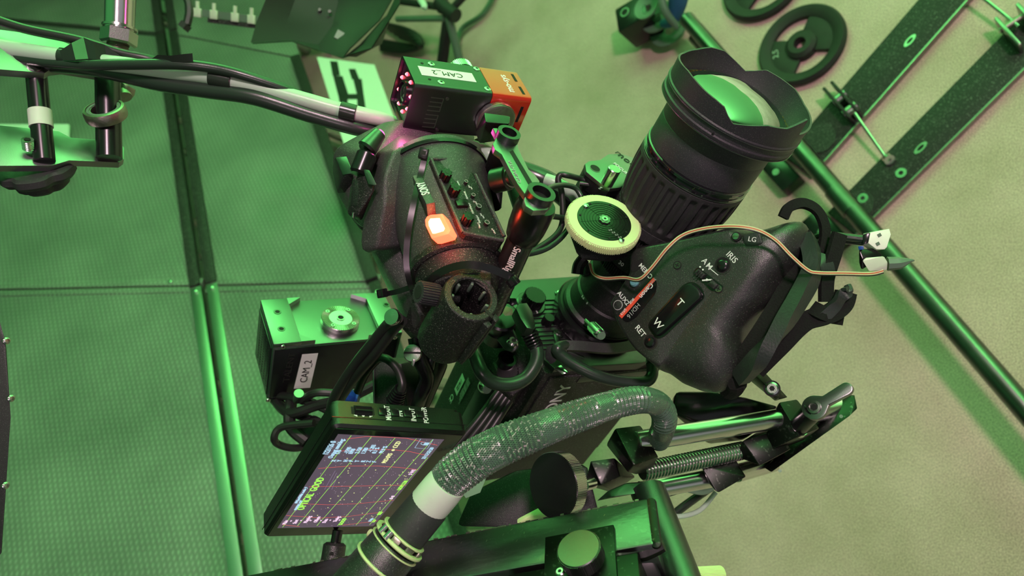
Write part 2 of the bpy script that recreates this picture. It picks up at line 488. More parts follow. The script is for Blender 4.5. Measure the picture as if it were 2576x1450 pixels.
tr, q, c = deck('stage_deck', 'dark deck between the metal seam and the camera rig, under the monitor', [seam(722, 8), redge(712), redge(1700), seam(1700, 8)])
strip(tr, q[0], q[3], .034, screws=(.015,))
strip(tr, q[1], q[0], .022, .003, 'deck', screws=(.03, ))
strip(tr, q[2], q[1], .035, .02, 'bar_black', screws=(.96,))
t3, q, c = deck('stage_deck', 'dark mesh-textured deck behind the jib plates, above the cross seam', [(xl, 22), seam(86, -6), seam(718, -6), (xl, 734)])
strip(t3, q[2], q[1], .034, .012, 'bar_black'); strip(t3, q[1], q[0], .02, .004, 'bar_black')
strip(t3, q[3], q[2], .026, .004, 'deck', screws=(.9,))
t4, q, c = deck('stage_deck', 'dark deck between the cable bundle and the black and white board', [seam(86, 8), redge(150), redge(708), seam(718, 8)])
strip(t4, q[0], q[3], .034, .012, 'bar_black'); strip(t4, q[2], q[1], .04, .03, 'bar_black')
strip(t4, q[3], q[2], .026, .004, 'deck')
t5, q, c = deck('stage_deck', 'farthest deck at top left, behind the steel turnbuckle', [(xl, -300), seam(-300, -6), seam(82, -6), (xl, 18)])
strip(t5, q[2], q[1], .034, .012, 'bar_black')
t6, q, c = deck('stage_deck', 'farthest deck at the top, under the black hooded screen', [seam(-300, 8), redge(-300), redge(146), seam(82, 8)])
strip(t6, q[0], q[3], .034, .012, 'bar_black')

# ================================================================ FLOOR ITEMS, top right
def fM(px, py, ang=0, z=0.):          # world-aligned frame on the floor, x turned so that it looks along image angle 'ang'
    o = G(px, py, z); a = math.radians(ang)
    q = G(px + 60 * math.cos(a), py - 60 * math.sin(a), z)
    return frame(o, q - o, WU.cross(q - o))
def weight_plate(px, py, ang, label, R=.114):
    M = fM(px, py, ang)
    t = Thing('weight_plate', label, 'weight plate', M, 'black iron weight plates on the floor')
    b = t.mb('wheel')
    prof = [(R - .020, .003), (R - .006, .002), (R, .010), (R, .020), (R - .006, .028), (R - .020, .026), (R - .033, .018), (R - .033, .006), (R - .020, .003)]
    b.lathe(prof, 64)
    t.add('rim', b)
    b = t.mb('wheel')
    b.lathe([(.016, .003), (.042, .003), (.040, .022), (.030, .030), (.016, .030), (.016, .003)], 40)
    t.add('hub', b)
    b = t.mb('wheel')                    # web with three openings
    for k in range(2):
        a0 = 180 * k - 48 + 20; a1 = 180 * k + 48 + 20
        out_ = circ(0, 0, R - .022, 12, a0 - 2, a1 + 2); inn = circ(0, 0, .036, 8, a1 + 16, a0 - 16)
        b.prism(out_ + inn, .006, .016, .002)
        b2 = math.radians(180 * k)
    t.add('web', b)
    b = t.mb('print_grey')
    b.text('2,5', .022, T(-.068, 0, .0165) @ RZ(90), .01)
    t.add('raised_number', b, 'pale raised number on the web')
    return t
weight_plate(2021, 120, 20, 'round black iron weight plate lying nearest the black bars')
weight_plate(1925, -40, 10, 'round black iron weight plate cut off by the top edge', .118)
# long flat black bars
def fbar(label, a, b_, w_px, th, holes, ends=True):
    o = G(*a, th); e = G(*b_, th); x = e - o; L_ = x.length
    M = frame(o, x, WU.cross(x))
    # half width from the second edge
    w_ = abs(loc(M, *w_px)[1])
    t = Thing('flat_metal_bar', label, 'metal bar', M @ T(0, 0, -th), 'long flat black bars on the floor')
    b = t.mb('bar_black'); y0 = loc(M, *w_px)[1]
    b.box(0, L_, min(0, y0), max(0, y0), 0, th, .002); t.add('bar_body', b)
    b = t.mb('steel_dark'); b.box(0, L_, (-.003 if y0 > 0 else 0), (0 if y0 > 0 else .003), .001, th + .002); t.add('bright_edge', b)
    for f, s_ in holes:
        b = t.mb('hole'); c_ = y0 * .42
        b.prism(rrect(L_ * f - .016, L_ * f + .016, c_ - .006, c_ + .006, .0055), th - .001, th + .0006)
        b.use('steel_dark').lathe([(.004, th), (.0075, th), (.0075, th + .001), (.004, th + .001), (.004, th)], 20, T(L_ * f, c_, 0) @ Matrix.Diagonal((2.3, 1, 1, 1)))
        t.add('slot', b)
    return t, M, y0, L_
bt, bM, by, bL = fbar('flat black bar on the floor nearer the round plates, running to the top edge', (2040, 442), (2520, -100), (2118, 221), .02, ((.62, 0),))
b = bt.mb('steel_dark')
bt2, bM2, by2, bL2 = fbar('flat black bar on the floor farther right, scratched, with a slot', (2150, 592), (2660, 88), (2135, 480), .02, ((.42, 0),))
def plate_end(t, M, y0, th, x_):
    b = t.mb('bar_black'); b.disc(abs(y0) * .42, th, th + .003, 40, T(x_, y0 * .52, 0), .001); t.add('round_boss', b)
plate_end(bt, bM, by, .02, .085); plate_end(bt2, bM2, by2, .02, .055)
for (t_, M_, y_, L_, fs) in ((bt2, bM2, by2, bL2, ((.135, .55), (.30, .3))),):
    for (f, g_) in fs:
        b = t_.mb('steel'); b.ringl(.005, .012, .02, .024, 24, T(L_ * f, y_ * g_, 0)); t_.add('washer', b)
# small hinges on the bars with shiny rods
def rodthing(label, p0, p1, z0, z1):
    a, c_ = G(*p0, z0), G(*p1, z1)
    t = Thing('support_rod', label, 'rod', a)
    b = t.cb('steel'); b.cyl(a, c_, .0042, 12); t.add('rod', b)
    return t, a, c_
t, a, c_ = rodthing('thin shiny rod leaning between the two flat black bars, in a dark clamp', (2150, 285), (2232, 402), .06, .03)
b = t.cb('steel_rough'); M = fM(2125, 262, -48, .03)
for dy in (-.012, .010):
    bb = MB(M).use('bar_black'); bb.box(-.06, .055, dy - .004, dy + .004, -.012, .03, .003); t.add('clamp_plate', bb)
bb = MB(M).use('steel_dark')
for k in range(2): bb.lathe([(.013, -.017), (.013, .017)], 18, T(-.015 + k * .045, 0, .012) @ RX(90))
t.add('clamp_jaw', bb)
bb = MB().use('steel'); bb.lathe([(.004, -.006), (.012, -.006), (.012, .006), (.004, .006), (.004, -.006)], 24, fM(2235, 400, 40, .03) @ RX(60)); t.add('end_ring', bb)
t, a, c_ = rodthing('thin shiny rod cut off by the top right corner, beside a dark clamp', (2455, -20), (2563, 66), .05, .04)
M = fM(2566, 76, -48, .03)
for dy in (-.022, .022):
    bb = MB(M).use('steel_dark'); bb.box(-.045, .045, dy - .004, dy + .004, -.012, .03, .003); t.add('clamp_plate', bb)
bb = MB(M).use('steel_rough'); bb.cyl(V((-.02, -.03, .01)), V((-.02, .03, .01)), .007, 12); t.add('clamp_pin', bb)
# foot blocks under the rail
for (px, py, lab) in ((1996, 424, 'black foot block under the long steel pipe, at the end of the nearer flat bar'), (2112, 572, 'black foot block under the long steel pipe, left of the farther flat bar')):
    M = fM(px, py, -47); t = Thing('foot_block', lab, 'block', M, 'black foot blocks under the pipe')
    b = t.mb('plastic_smooth'); b.box(-.055, .055, -.055, .0, 0, .045, .004); t.add('block', b)
    b = t.mb('steel_dark'); b.disc(.009, .045, .047, 16, T(0, -.035, 0)); t.add('bolt', b)
# long steel pipe on the floor
PH = .12
a, c_ = G(1985, 345, PH), G(2760, 1240, PH)
t = Thing('steel_pipe', 'long dark steel pipe running over the floor to the right edge', 'pipe', a)
dirp = (c_ - a)
b = t.cb('pipe'); b.cyl(a - dirp * .55, c_, .0215, 36); t.add('pipe', b)
b = t.cb('pipe'); jm = G(2120, 505, PH); jj = dirp.normalized()
b.cyl(jm - jj * .035, jm + jj * .035, .0228, 36, .001); t.add('joint_sleeve', b)
# black castor / lamp foot, top centre right
M = fM(1690, 90, -40, .0)
t = Thing('tripod_foot', 'dark tripod foot with round cups and blue cloth, at the top beside the lens', 'tripod foot', M)
for dx, r_, z_ in ((0, .062, .02), (-.02, .052, .07), (-.03, .04, .12)):
    b = t.mb('grey_green'); b.lathe([(r_ * .3, z_), (r_, z_ + .012), (r_, z_ + .018), (r_ * .93, z_ + .018), (r_ * .3, z_ + .006), (r_ * .3, z_)], 40, T(dx, .01, 0)); t.add('cup', b)
b = MB().use('plastic_smooth'); M2 = fM(1622, 62, 30, .05); b.M = M2; b.box(-.055, .05, -.045, .045, -.03, .08, .008)
b.use('hole').disc(.013, .08, .081, 20, T(-.02, .01, 0)); b.use('steel_dark').ringl(.011, .015, .08, .083, 24, T(-.02, .01, 0)); t.add('clamp_block', b)
b = MB().use('blue_cloth'); b.tube([G(1700, -60, .2), G(1706, 0, .14), G(1690, 50, .10), G(1665, 60, .09)], [.03, .028, .02, .01], 12); t.add('cloth_wrap', b, 'blue cloth')
b = MB().use('grey_green'); b.tube([G(1655, -60, .2), G(1670, 20, .16), G(1705, 70, .10)], [.012, .012, .01], 10); t.add('stem', b)
b = t.cb('pipe'); p0, p1 = G(1745, 95, .06), G(1800, 150, .08)
b.cyl(p0, p1, .016, 20); t.add('stub', b)

# ================================================================ DISTANT GEAR, top left
# black and white tracking marker board on the deck
Mb = frame(DG(905, 385, .012), DG(1010, 385, .012) - DG(905, 385, .012), DN.cross(V((1, 0, 0))))
bp = [loc(Mb, *q) for q in ((797, 143), (942, 163), (1012, 352), (868, 372))]
t = Thing('marker_board', 'white tracking board with black blocky marks, lying behind the red camera unit', 'marker board', Mb)
b = t.mb('label_white'); b.prism([(p.x, p.y) for p in reversed(bp)], -.004, .0); t.add('board', b)
b = t.mb('ink')
def mq(pts): b.prism([(loc(Mb, *p).x, loc(Mb, *p).y) for p in reversed(pts)], .0, .0012)
mq([(830, 154), (849, 155), (856, 190), (837, 191)]); mq([(838, 191), (862, 192), (876, 236), (850, 238)])
mq([(850, 236), (876, 236), (874, 270), (857, 271)]); mq([(877, 174), (894, 174), (904, 199), (885, 200)])
mq([(888, 199), (910, 199), (915, 238), (898, 238)]); mq([(850, 237), (915, 237), (917, 250), (854, 250)]); mq([(898, 249), (917, 249), (920, 273), (900, 275)])
t.add('black_marks', b)
# black hooded prompter screen
def bent(label=None):
    pass
t = Thing('hooded_screen', 'black curved hood of a screen seen from above, at the top left of centre', 'screen hood', P(850, 70, 1.35))
b = t.cb('chair_black')
def sheet(b, rows, th=.004):
    n = len(rows[0]); vs = []; fs = []
    for r_ in rows: vs += r_
    nr = len(rows)
    off = len(vs); vs2 = [v - V((0, 0, th)) for v in vs]
    for i in range(nr - 1):
        for j in range(n - 1):
            a_ = i * n + j; fs.append((a_, a_ + 1, a_ + n + 1, a_ + n)); fs.append((off + a_, off + a_ + n, off + a_ + n + 1, off + a_ + 1))
    rim = [j for j in range(n)] + [i * n + n - 1 for i in range(1, nr)] + [(nr - 1) * n + j for j in range(n - 2, -1, -1)] + [i * n for i in range(nr - 2, 0, -1)]
    for k in range(len(rim)):
        a_, c2 = rim[k], rim[(k + 1) % len(rim)]; fs.append((a_, c2, off + c2, off + a_))
    b.raw(vs + vs2, fs)
rows = [[P(700, -60, 1.30), P(760, -60, 1.34), P(850, -60, 1.36), P(960, -60, 1.33), P(1000, -60, 1.28)],
        [P(668, 0, 1.28), P(740, 5, 1.33), P(850, 8, 1.36), P(945, 5, 1.33), P(985, 0, 1.28)],
        [P(645, 55, 1.27), P(720, 60, 1.32), P(835, 66, 1.35), P(915, 62, 1.32), P(955, 50, 1.28)],
        [P(631, 107, 1.26), P(730, 100, 1.31), P(800, 112, 1.34), P(866, 128, 1.31), P(903, 100, 1.29)],
        [P(634, 109, 1.25), P(732, 103, 1.30), P(805, 128, 1.33), P(862, 146, 1.30), P(880, 122, 1.28)]]
sheet(b, rows); t.add('hood', b)
b = t.cb('chair_black')
sheet(b, [[P(862, 146, 1.30), P(905, 112, 1.31), P(960, 50, 1.33)], [P(870, 140, 1.22), P(935, 120, 1.22), P(1005, 10, 1.22)], [P(895, 142, 1.25), P(960, 108, 1.27), P(1010, -40, 1.27)]]); t.add('side_flap', b)
b = t.cb('print_grey'); Mq = frame(P(857, 91, 1.335), V((.9, -.5, 0)), V((.5, .9, .1))); b.box(-.008, .006, -.008, .008, 0, .006, M=Mq); b.box(.008, .011, -.008, .008, 0, .006, M=Mq)
t.add('sticker', b, 'pale barcode sticker')
b = t.cb('steel_dark')
for (x_, y_) in ((806, 27), (831, 31)): b.disc(.003, 0, .006, 10, T(*P(x_, y_, 1.345)))
t.add('rivet', b)
# bare circuit strip and dark frame edge
t = Thing('led_strip', 'pale green narrow circuit strip left of the black hood', 'light strip', P(560, 35, 1.5))
Mq = frame(P(475, 28, 1.5), P(650, 50, 1.5) - P(475, 28, 1.5), V((0, 1, .3)))
L_ = (P(650, 50, 1.5) - P(475, 28, 1.5)).length
b = MB(Mq).use('grey_green'); b.box(0, L_, -.007, .007, -.003, 0); b.use('bar_black').box(.04, L_, -.018, -.008, -.006, 0); t.add('rail', b)
for x_ in (.02, .055, .10, .135): 
    b = MB(Mq).use('plug_nylon'); b.box(x_ - .008, x_ + .008, -.010, .008, 0, .006, .001); b.cyl(V((x_, .008, .003)), V((x_, .022, .003)), .004, 10); t.add('clip', b)
b = MB().use('plastic'); b.M = Matrix.Identity(4)
b.tube([P(450, -40, 1.3), P(470, -5, 1.3), P(476, 30, 1.3), P(470, 62, 1.3)], .008, 8); b.tube([P(470, 60, 1.3), P(460, 72, 1.3)], .012, 6)
one('dark_bracket', b, 'thin dark curved bracket hanging at the top, left of the light strip', 'bracket')
# distant stand legs behind the hood
t = Thing('light_stand', 'dark folding stand with crossing legs on the floor behind the red camera unit', 'stand', G(1150, 60, 0))
for (a_, c2, r_, m_) in (((1130, 30), (1108, 190), .022, 'chair_black'), ((1128, 40), (1166, 190), .016, 'grey_green'), ((1000, 2), (1110, 18), .014, 'chair_black'), ((1000, 48), (1120, 46), .012, 'grey_green'), ((1140, 20), (1240, -90), .014, 'chair_black'), ((1110, 30), (1130, -80), .016, 'chair_black')):
    z0 = .22 if a_[1] < 45 else .2
    b = MB().use(m_); b.cyl(G(*a_, .22), G(*c2, .06 if c2[1] > 100 else .22), r_, 14); t.add('leg', b)
b = MB().use('chair_black'); b.tube([G(1103, 5, .25), G(1130, 28, .23), G(1148, 40, .22)], .026, 12); t.add('knuckle', b)
b = MB().use('label_white'); b.tube([G(1058, 0, .25), G(1067, 14, .25), G(1066, 22, .25)], .012, 10); t.add('pale_clip', b, 'pale clip')
t = Thing('cable_coil', 'dark coiled bits of cable and clamps on the floor under the black hood', 'cable coil', G(1020, 90, 0))
for k in range(5):
    b = MB().use('cable_thin'); x0 = 960 + 12 * k
    b.tube([G(x0, 60 + 8 * k, .03), G(1020 + 8 * k, 74 + 9 * k, .07), G(1056, 96 + 6 * k, .05), G(1050 - 9 * k, 118 + 3 * k, .03), G(960, 104 + 5 * k, .02)], .012, 8); t.add('loop', b)
b = MB().use('grey_green'); b.tube([G(1250, -30, .02), G(1215, 35, .02), G(1160, 75, .02), G(1150, 140, .02), G(1160, 200, .02)], .010, 8)
one('floor_cable', b, 'soft green cable curving over the pale floor at the top', 'cable')
# ================================================================ THE RIG
def hull(b, pts, bev=0.003, seg=2):
    bm = bmesh.new()
    vs = [bm.verts.new(P(*p) if not isinstance(p, Vector) else p) for p in pts]
    r = bmesh.ops.convex_hull(bm, input=vs)
    dead = [g_ for g_ in r['geom_interior'] if isinstance(g_, bmesh.types.BMVert)]
    if dead: bmesh.ops.delete(bm, geom=dead, context='VERTS')
    bmesh.ops.dissolve_limit(bm, angle_limit=math.radians(9), verts=bm.verts[:], edges=bm.edges[:])
    if bev:
        bmesh.ops.bevel(bm, geom=bm.edges[:], offset=bev, segments=seg, affect='EDGES', profile=.5, clamp_overlap=True)
    Mi = b.M.inverted()
    for v in bm.verts: v.co = Mi @ v.co
    return b.bmraw(bm)
RR = Matrix(((0.878, -0.334, 0.342), (0.019, 0.739, 0.674), (-0.478, -0.586, 0.655)))
rx = V((RR[0][0], RR[1][0], RR[2][0])); rz = V((RR[0][2], RR[1][2], RR[2][2]))
def rig(o): return frame(o, rx, rz.cross(rx))
ry = rz.cross(rx).normalized()
# ---------------------------------------------------------------- star tracker: black and red box with red lights
MTk = rowsM([[0.87837, -0.33403, 0.3419, -0.08561], [0.01859, 0.73863, 0.67385, 0.18116], [-0.47762, -0.58554, 0.655, -0.62819]])
TL, TW, TH = .120, .0489, .0509
t = Thing('tracking_sensor', 'small black and red box with a ring of red lights, on top of the viewfinder', 'tracking sensor', MTk)
XS = .078
def shell(b, x0, x1, m, th=.0022, closed=False):
    b.use(m)
    o_ = rrect(0, TW, -TH, 0, .0045, 5); n = len(o_)
    i_ = rrect(th, TW - th, -TH + th, -th, .003, 5)
    vs = [(x0, p[0], p[1]) for p in o_] + [(x1, p[0], p[1]) for p in o_] + [(x0, p[0], p[1]) for p in i_] + [(x1, p[0], p[1]) for p in i_]
    fs = []
    for k in range(n):
        q = (k + 1) % n
        fs += [(k, q, n + q, n + k), (2 * n + k, 3 * n + k, 3 * n + q, 2 * n + q), (k, 2 * n + k, 2 * n + q, q), (n + k, n + q, 3 * n + q, 3 * n + k)]
    if closed: fs.append(tuple(range(3 * n, 4 * n)))
    b.raw(vs, fs)
b = t.mb(); shell(b, 0, XS - .0006, 'anod'); b.use('hole')
# comb-shaped vents on the near side (y = 0 plane, facing -y)
b.use('steel_dark')
for gx in (0, 1):
    for k in range(4):
        z = -.0115 - (gx * 4 + k) * .0046
        x0 = .018
        b.box(x0, x0 + .0125, -.00035, .0003, z - .0005, z + .0005)
    zt = -.0115 - gx * .0184; 
    b.box(.0300, .0308, -.00035, .0003, zt - .0140, zt + .0004)
t.add('front_body', b)
b = t.mb(); shell(b, XS, TL, 'red_anod', closed=True)
b.use('hole')
for (y0, y1) in ((.006, .019), (.028, .041)):
    b.box(TL - .0085, TL - .0055, y0, y1, -.0004, .0002); 
for (z0, z1) in ((-.028, -.010), (-.047, -.034)): b.box(TL - .0085, TL - .0055, -.0002, .0004, z0, z1)
b.use('print_white').text('mo-sys', .0105, T(TL - .020, .022, .0001) @ RZ(90), .035)
t.add('rear_body', b, 'red anodised rear half')
b = t.mb('label_white'); b.box(.0105, .0655, .0165, .0315, 0, .0003, M=T(0, 0, 0))
b.use('ink').text('CAM_2', .0095, T(.038, .0240, .00035) @ RZ(180), 0, 1.05)
t.add('name_label', b, 'white printed label')
b = t.mb('anod'); b.box(.004, .008, .002, TW - .002, -TH + .002, -.002); 
b.use('plastic_smooth').box(.003, .0045, .004, TW - .004, -TH + .004, -.004)
t.add('lens_board', b)
LC = T(.0042, TW * .5, -TH * .5) @ RY(-90)
b = t.mb('plastic_smooth'); b.lathe([(.0115, 0), (.0115, .004), (.0098, .0048), (.0098, .001), (.0115, 0)], 40, LC)
b.use('glass_small').lathe([(.0098, .0022), (.007, .0038), (.003, .0046), (0, .0048)], 32, LC)
t.add('lens', b)
for k in range(8):
    a_ = 2 * PI * (k + .5) / 8
    b = t.mb('led_red'); b.lathe([(.0019, 0), (.0019, .0016), (.0012, .0026), (0, .0029)], 14, LC @ T(.0172 * math.cos(a_), .0172 * math.sin(a_), .0003)); 
    b.use('led_core').lathe([(.0009, .0029), (0, .0034)], 10, LC @ T(.0172 * math.cos(a_), .0172 * math.sin(a_), .0002))
    t.add('led', b, 'glowing red LED')
for (x, y) in ((.026, .0385), (.027, .0085), (XS - .004, .0415), (XS - .004, .0075)):
    b = t.mb(); b.screw(T(x, y, 0), .0033, .0009); t.add('screw', b)
for (x, y) in ((.0165, .0375), (.0165, .0110)):
    b = t.mb('hole'); b.disc(.0015, 0, .0002, 14, T(x, y, 0)); t.add('screw_hole', b)
for z in (-.011, -.046):
    b = t.mb('steel_dark'); b.disc(.0017, 0, .0006, 14, T(.034, 0, z) @ RX(90)); t.add('screw', b)
l = bpy.data.lights.new('led_glow', 'POINT'); l.energy = .12; l.color = (1, .08, .45); l.shadow_soft_size = .012
o = bpy.data.objects.new('led_glow', l); COL.objects.link(o); o.matrix_world = CAM @ MTk @ T(-.012, -.012, -.028)
# knurled silver knobs both sides of the tracker
Kn = MTk @ T(.088, -.001, -.026) @ RX(90)
t = Thing('rosette_knob', 'round silver knurled disc on the side of the black and red box', 'knob', Kn)
b = t.mb('steel'); b.gear(.0193, .0198, 0, .0045, 90, None, .5); t.add('knurled_edge', b)
b = t.mb('steel_rough'); b.lathe([(.0188, .0045), (.0188, .0062), (.0172, .0072), (0, .0072)], 48); t.add('face_plate', b)
Kn2 = MTk @ T(.066, TW + .001, -.014) @ RX(-90)
t = Thing('rosette_knob', 'small knurled silver wheel peeking out behind the black and red box', 'knob', Kn2)
b = t.mb('steel'); b.gear(.0125, .0132, 0, .010, 50, None, .5); t.add('knurled_edge', b)
b = t.mb('steel_dark'); b.disc(.008, -.001, .0, 24); t.add('washer', b)

# ---------------------------------------------------------------- articulated arm: hinge block, twin-ring plate, carbon tube
t = Thing('carbon_support', 'black articulated arm with two rings and a carbon fibre tube, right of the viewfinder', 'support arm', P(1275, 352, .585))
Mr1 = frame(P(1275, 350, .578), P(1355, 500, .533) - P(1275, 350, .578), rz.cross(P(1355, 500, .533) - P(1275, 350, .578)))      # z faces the viewer
Mr1 = Mr1
R2 = (P(1355, 500, .533) - P(1275, 350, .578)).length
def pl(px, py): p = loc(Mr1, px, py); return (p.x, p.y)
zs = 1 if Mr1.col[2][2] > 0 else -1
b = MB(Mr1).use('anod_pale')
op = [(1262, 330), (1250, 322), (1240, 322), (1249, 340), (1246, 352), (1240, 362), (1245, 376), (1262, 388), (1284, 430), (1302, 462), (1322, 490), (1319, 505), (1323, 518), (1342, 530), (1376, 528), (1392, 510), (1388, 488), (1372, 482), (1352, 470), (1358, 456), (1346, 440), (1330, 426), (1316, 398), (1304, 372), (1302, 352), (1296, 338), (1280, 328)]
pp = [pl(*q) for q in op]
b.prism(pp, -.005 * zs, 0, .0006)
b.use('hole'); b.prism([pl(*q) for q in ((1282, 382), (1290, 378), (1345, 470), (1336, 476))], 0, .0002 * zs)
b.use('print_grey'); a0 = math.atan2(*(lambda u, v_: (v_[1] - u[1], v_[0] - u[0]))(pl(1312, 458), pl(1282, 396)))
m_ = pl(1294, 432); b.text('QUANTA', .0042, T(m_[0], m_[1], .0002 * zs) @ RZ(math.degrees(a0) + (0 if zs > 0 else 180)), 0, 1.6)
t.add('link_plate', b)
for (px, py, r) in ((1275, 349, .0098), (1355, 499, .0112)):
    c_ = pl(px, py)
    b = MB(Mr1).use('anod'); b.ringl(r * .66, r, -.002 * zs if zs > 0 else -.006, .0065 if zs > 0 else .002, 40, T(c_[0], c_[1], 0))
    b.use('anod'); t.add('ring', b)
    b = MB(Mr1).use('hole'); b.disc(r * .665, -.004, .0005, 30, T(c_[0], c_[1], 0)); t.add('ring_bore', b)
c2 = Mr1 @ V((*pl(1355, 505), -.004 * zs))
MC = axf(P(1347, 522, .550), P(1252, 735, .610))
b = MB(MC).use('plastic_smooth'); b.lathe([(.0150, -.004), (.0162, 0), (.0155, .020), (.0140, .030), (.0118, .033)], 36); t.add('tube_collar', b)
CLn = (P(1252, 735, .610) - P(1347, 522, .550)).length
b = MB(MC).use('carbon'); b.lathe([(.0114, .03), (.0114, CLn + .02)], 40)
b.use('carbon_fleck')
nz = 22; na = 26
for i in range(nz):
    for j in range(na):
        if (i + j) % 2: continue
        a_ = 2 * PI * j / na; z = .060 + i * .0036
        if z > CLn + .015: continue
        b.raw([(.01155 * math.cos(a_ + da), .01155 * math.sin(a_ + da), z + dz) for da, dz in ((-.085, -.0004), (0, -.0013), (.085, .0004), (0, .0013))], [(0, 1, 2, 3)])
ctr = MC @ V((0, 0, .048))
ndir = (-ctr).normalized(); ax_ = (MC.to_3x3() @ V((0, 0, 1)))
yd = (ndir - ax_ * ndir.dot(ax_)).normalized()
TM = frame(ctr + yd * .01165, ax_, yd.cross(ax_))
b2 = MB(TM @ T(0, 0, 0)); b.M = TM; b.use('print_white')
b.text('SmallRig', .0085, None, .02)
t.add('carbon_tube', b)
# hinge block towards the knob
b = t.cb('plastic_smooth')
hull(b, [(1218, 283, .60), (1284, 292, .60), (1282, 312, .592), (1222, 308, .592), (1195, 330, .63), (1205, 362, .64), (1252, 356, .62), (1280, 318, .61)], .001); t.add('hinge_block', b)
b = t.cb('plastic_smooth'); hull(b, [(1236, 372, .60), (1246, 350, .60), (1300, 372, .605), (1332, 445, .60), (1318, 462, .61), (1262, 470, .64), (1232, 465, .64), (1205, 470, .66), (1225, 400, .64)], .0015)
hull(b, [(1232, 455, .62), (1268, 455, .62), (1262, 530, .625), (1228, 538, .635), (1210, 520, .66), (1240, 470, .66)], .0015); t.add('clamp_body', b)
b = t.cb('anod'); b.cyl(P(1242, 456, .60), P(1281, 447, .592), .0105, 30, .001); b.cyl(P(1281, 447, .592), P(1290, 445, .590), .0080, 30)
b.use('steel').cyl(P(1281, 447, .592), P(1287, 446, .590), .0088, 30)
b.use('hole'); b.cyl(P(1240, 456, .601), P(1243, 455, .60), .0065, 6); t.add('clamp_bolt', b)
# lower joint sliding block (rail clamp below the ring)
b = t.cb('cable'); b.cyl(P(1300, 470, .66), P(1330, 560, .64), .010, 14); t.add('inner_strut', b)

# ---------------------------------------------------------------- viewfinder
t = Thing('viewfinder', 'large black speckled camera viewfinder with a glowing red tally light', 'viewfinder', P(1085, 520, .64))
b = t.cb('powder')
hull(b, [(850, 364, .675), (965, 306, .675), (1010, 300, .66), (1200, 338, .74), (834, 385, .68), (840, 470, .69), (872, 528, .68), (940, 395, .635), (930, 470, .632), (912, 600, .63), (1010, 345, .655), (1195, 380, .70)], .004, 3)
t.add('head_housing', b)
b = t.cb('powder'); hull(b, [(992, 378, .600), (1010, 368, .605), (1198, 392, .655), (1213, 430, .665), (1205, 470, .66), (968, 440, .593), (966, 520, .593), (945, 628, .600), (1090, 610, .635),
    (940, 388, .628), (926, 455, .622), (903, 618, .612), (915, 640, .615), (1006, 338, .650), (1206, 352, .705), (1225, 430, .71)], .004, 3); t.add('head_flange', b)
AX0, AX1 = P(1090, 425, .648), P(1152, 690, .592)
MV = axf(AX0, AX1); LV = (AX1 - AX0).length
b = MB(MV).use('powder'); b.lathe([(.0450, .0), (.0475, .012), (.0470, .022), (.0452, .045), (.0425, LV * .72), (.0395, LV * .93), (.0395, LV * .95)], 72)
t.add('barrel', b)
b = MB(MV).use('plastic_smooth'); b.ringl(.044, .0492, .008, .012, 72); t.add('barrel_groove_ring', b)
b = MB(MV).use('powder_dark'); b.lathe([(.0400, LV * .92), (.0400, LV * .97), (.0375, LV * .985), (.036, LV * .985), (.0345, LV * 1.09), (.030, LV * 1.16), (.020, LV * 1.2), (0.0, LV * 1.2)], 64)
t.add('eyepiece_ring', b)
# lower housing
b = t.cb('powder')
hull(b, [(925, 600, .64), (985, 560, .63), (1045, 730, .615), (1062, 800, .61), (1042, 832, .63), (1030, 842, .655), (990, 760, .665), (1120, 860, .70), (1170, 700, .70), (1000, 560, .70), (935, 640, .67)], .003)
t.add('lower_housing', b)
b = t.cb('powder_dark'); hull(b, [(1040, 740, .61), (1085, 765, .62), (1062, 850, .63), (1010, 828, .64), (1090, 870, .68), (1030, 850, .70), (1110, 760, .70)], .002)
t.add('hinge_housing', b)
# control panel
MPn = frame(P(1085, 402, .590), P(1158, 588, .556) - P(1085, 402, .590), P(1200, 440, .602) - P(1085, 402, .590))
if MPn.col[2][2] < 0: print('panel flips')
def pp3(px, py, z=0): q = loc(MPn, px, py, 2, z); return (q.x, q.y)
opx = [(1082, 402), (1087, 398), (1140, 402), (1195, 438), (1208, 456), (1240, 520), (1268, 585), (1270, 603), (1262, 608), (1205, 600), (1172, 592), (1162, 582), (1120, 490)]
pts_ = [pp3(*q) for q in opx]
def area2(p): return sum(p[i][0] * p[(i + 1) % len(p)][1] - p[(i + 1) % len(p)][0] * p[i][1] for i in range(len(p)))
if area2(pts_) < 0: pts_.reverse()
b = MB(MPn).use('powder_dark'); b.prism(pts_, -.016, 0, .0008)
t.add('control_panel', b)
pn = t.o.children[-1]
for (a_, c_) in (((1084, 400), (1164, 586)), ((1164, 586), (1266, 606)), ((1084, 400), (1140, 402)), ((1196, 440), (1268, 596))):
    b = MB(MPn).use('powder'); u = pp3(*a_); v_ = pp3(*c_); b.tube([V((*u, .0004)), V((*v_, .0004))], .0016, 8, 0); t.add('panel_lip', b, parent=pn)
for (px, py) in ((1120, 443), (1142, 480), (1175, 553)):
    u = pp3(px, py, .004); b = MB(MPn).use('plastic_smooth'); b.gear(.0037, .0048, 0, .009, 8, T(u[0], u[1], 0), .5, .001); b.use('plastic').disc(.0016, .009, .0092, 10, T(u[0], u[1], 0))
    t.add('knob', b, parent=pn)
b = MB(MPn).use('plastic_smooth'); u = pp3(1160, 515); b.box(u[0] - .0035, u[0] + .0035, u[1] - .0055, u[1] + .0055, 0, .003, .0008); t.add('button', b, parent=pn)
for (px, py, r) in ((1170, 462, .0016), (1188, 496, .0018), (1202, 524, .0022), (1222, 565, .0022)):
    u = pp3(px, py); b = MB(MPn).use('plastic'); b.disc(r, 0, .0030, 12, T(u[0], u[1], 0)); b.use('print_grey').ringl(r * .8, r, .003, .0032, 16, T(u[0], u[1], 0)); t.add('toggle', b, parent=pn)
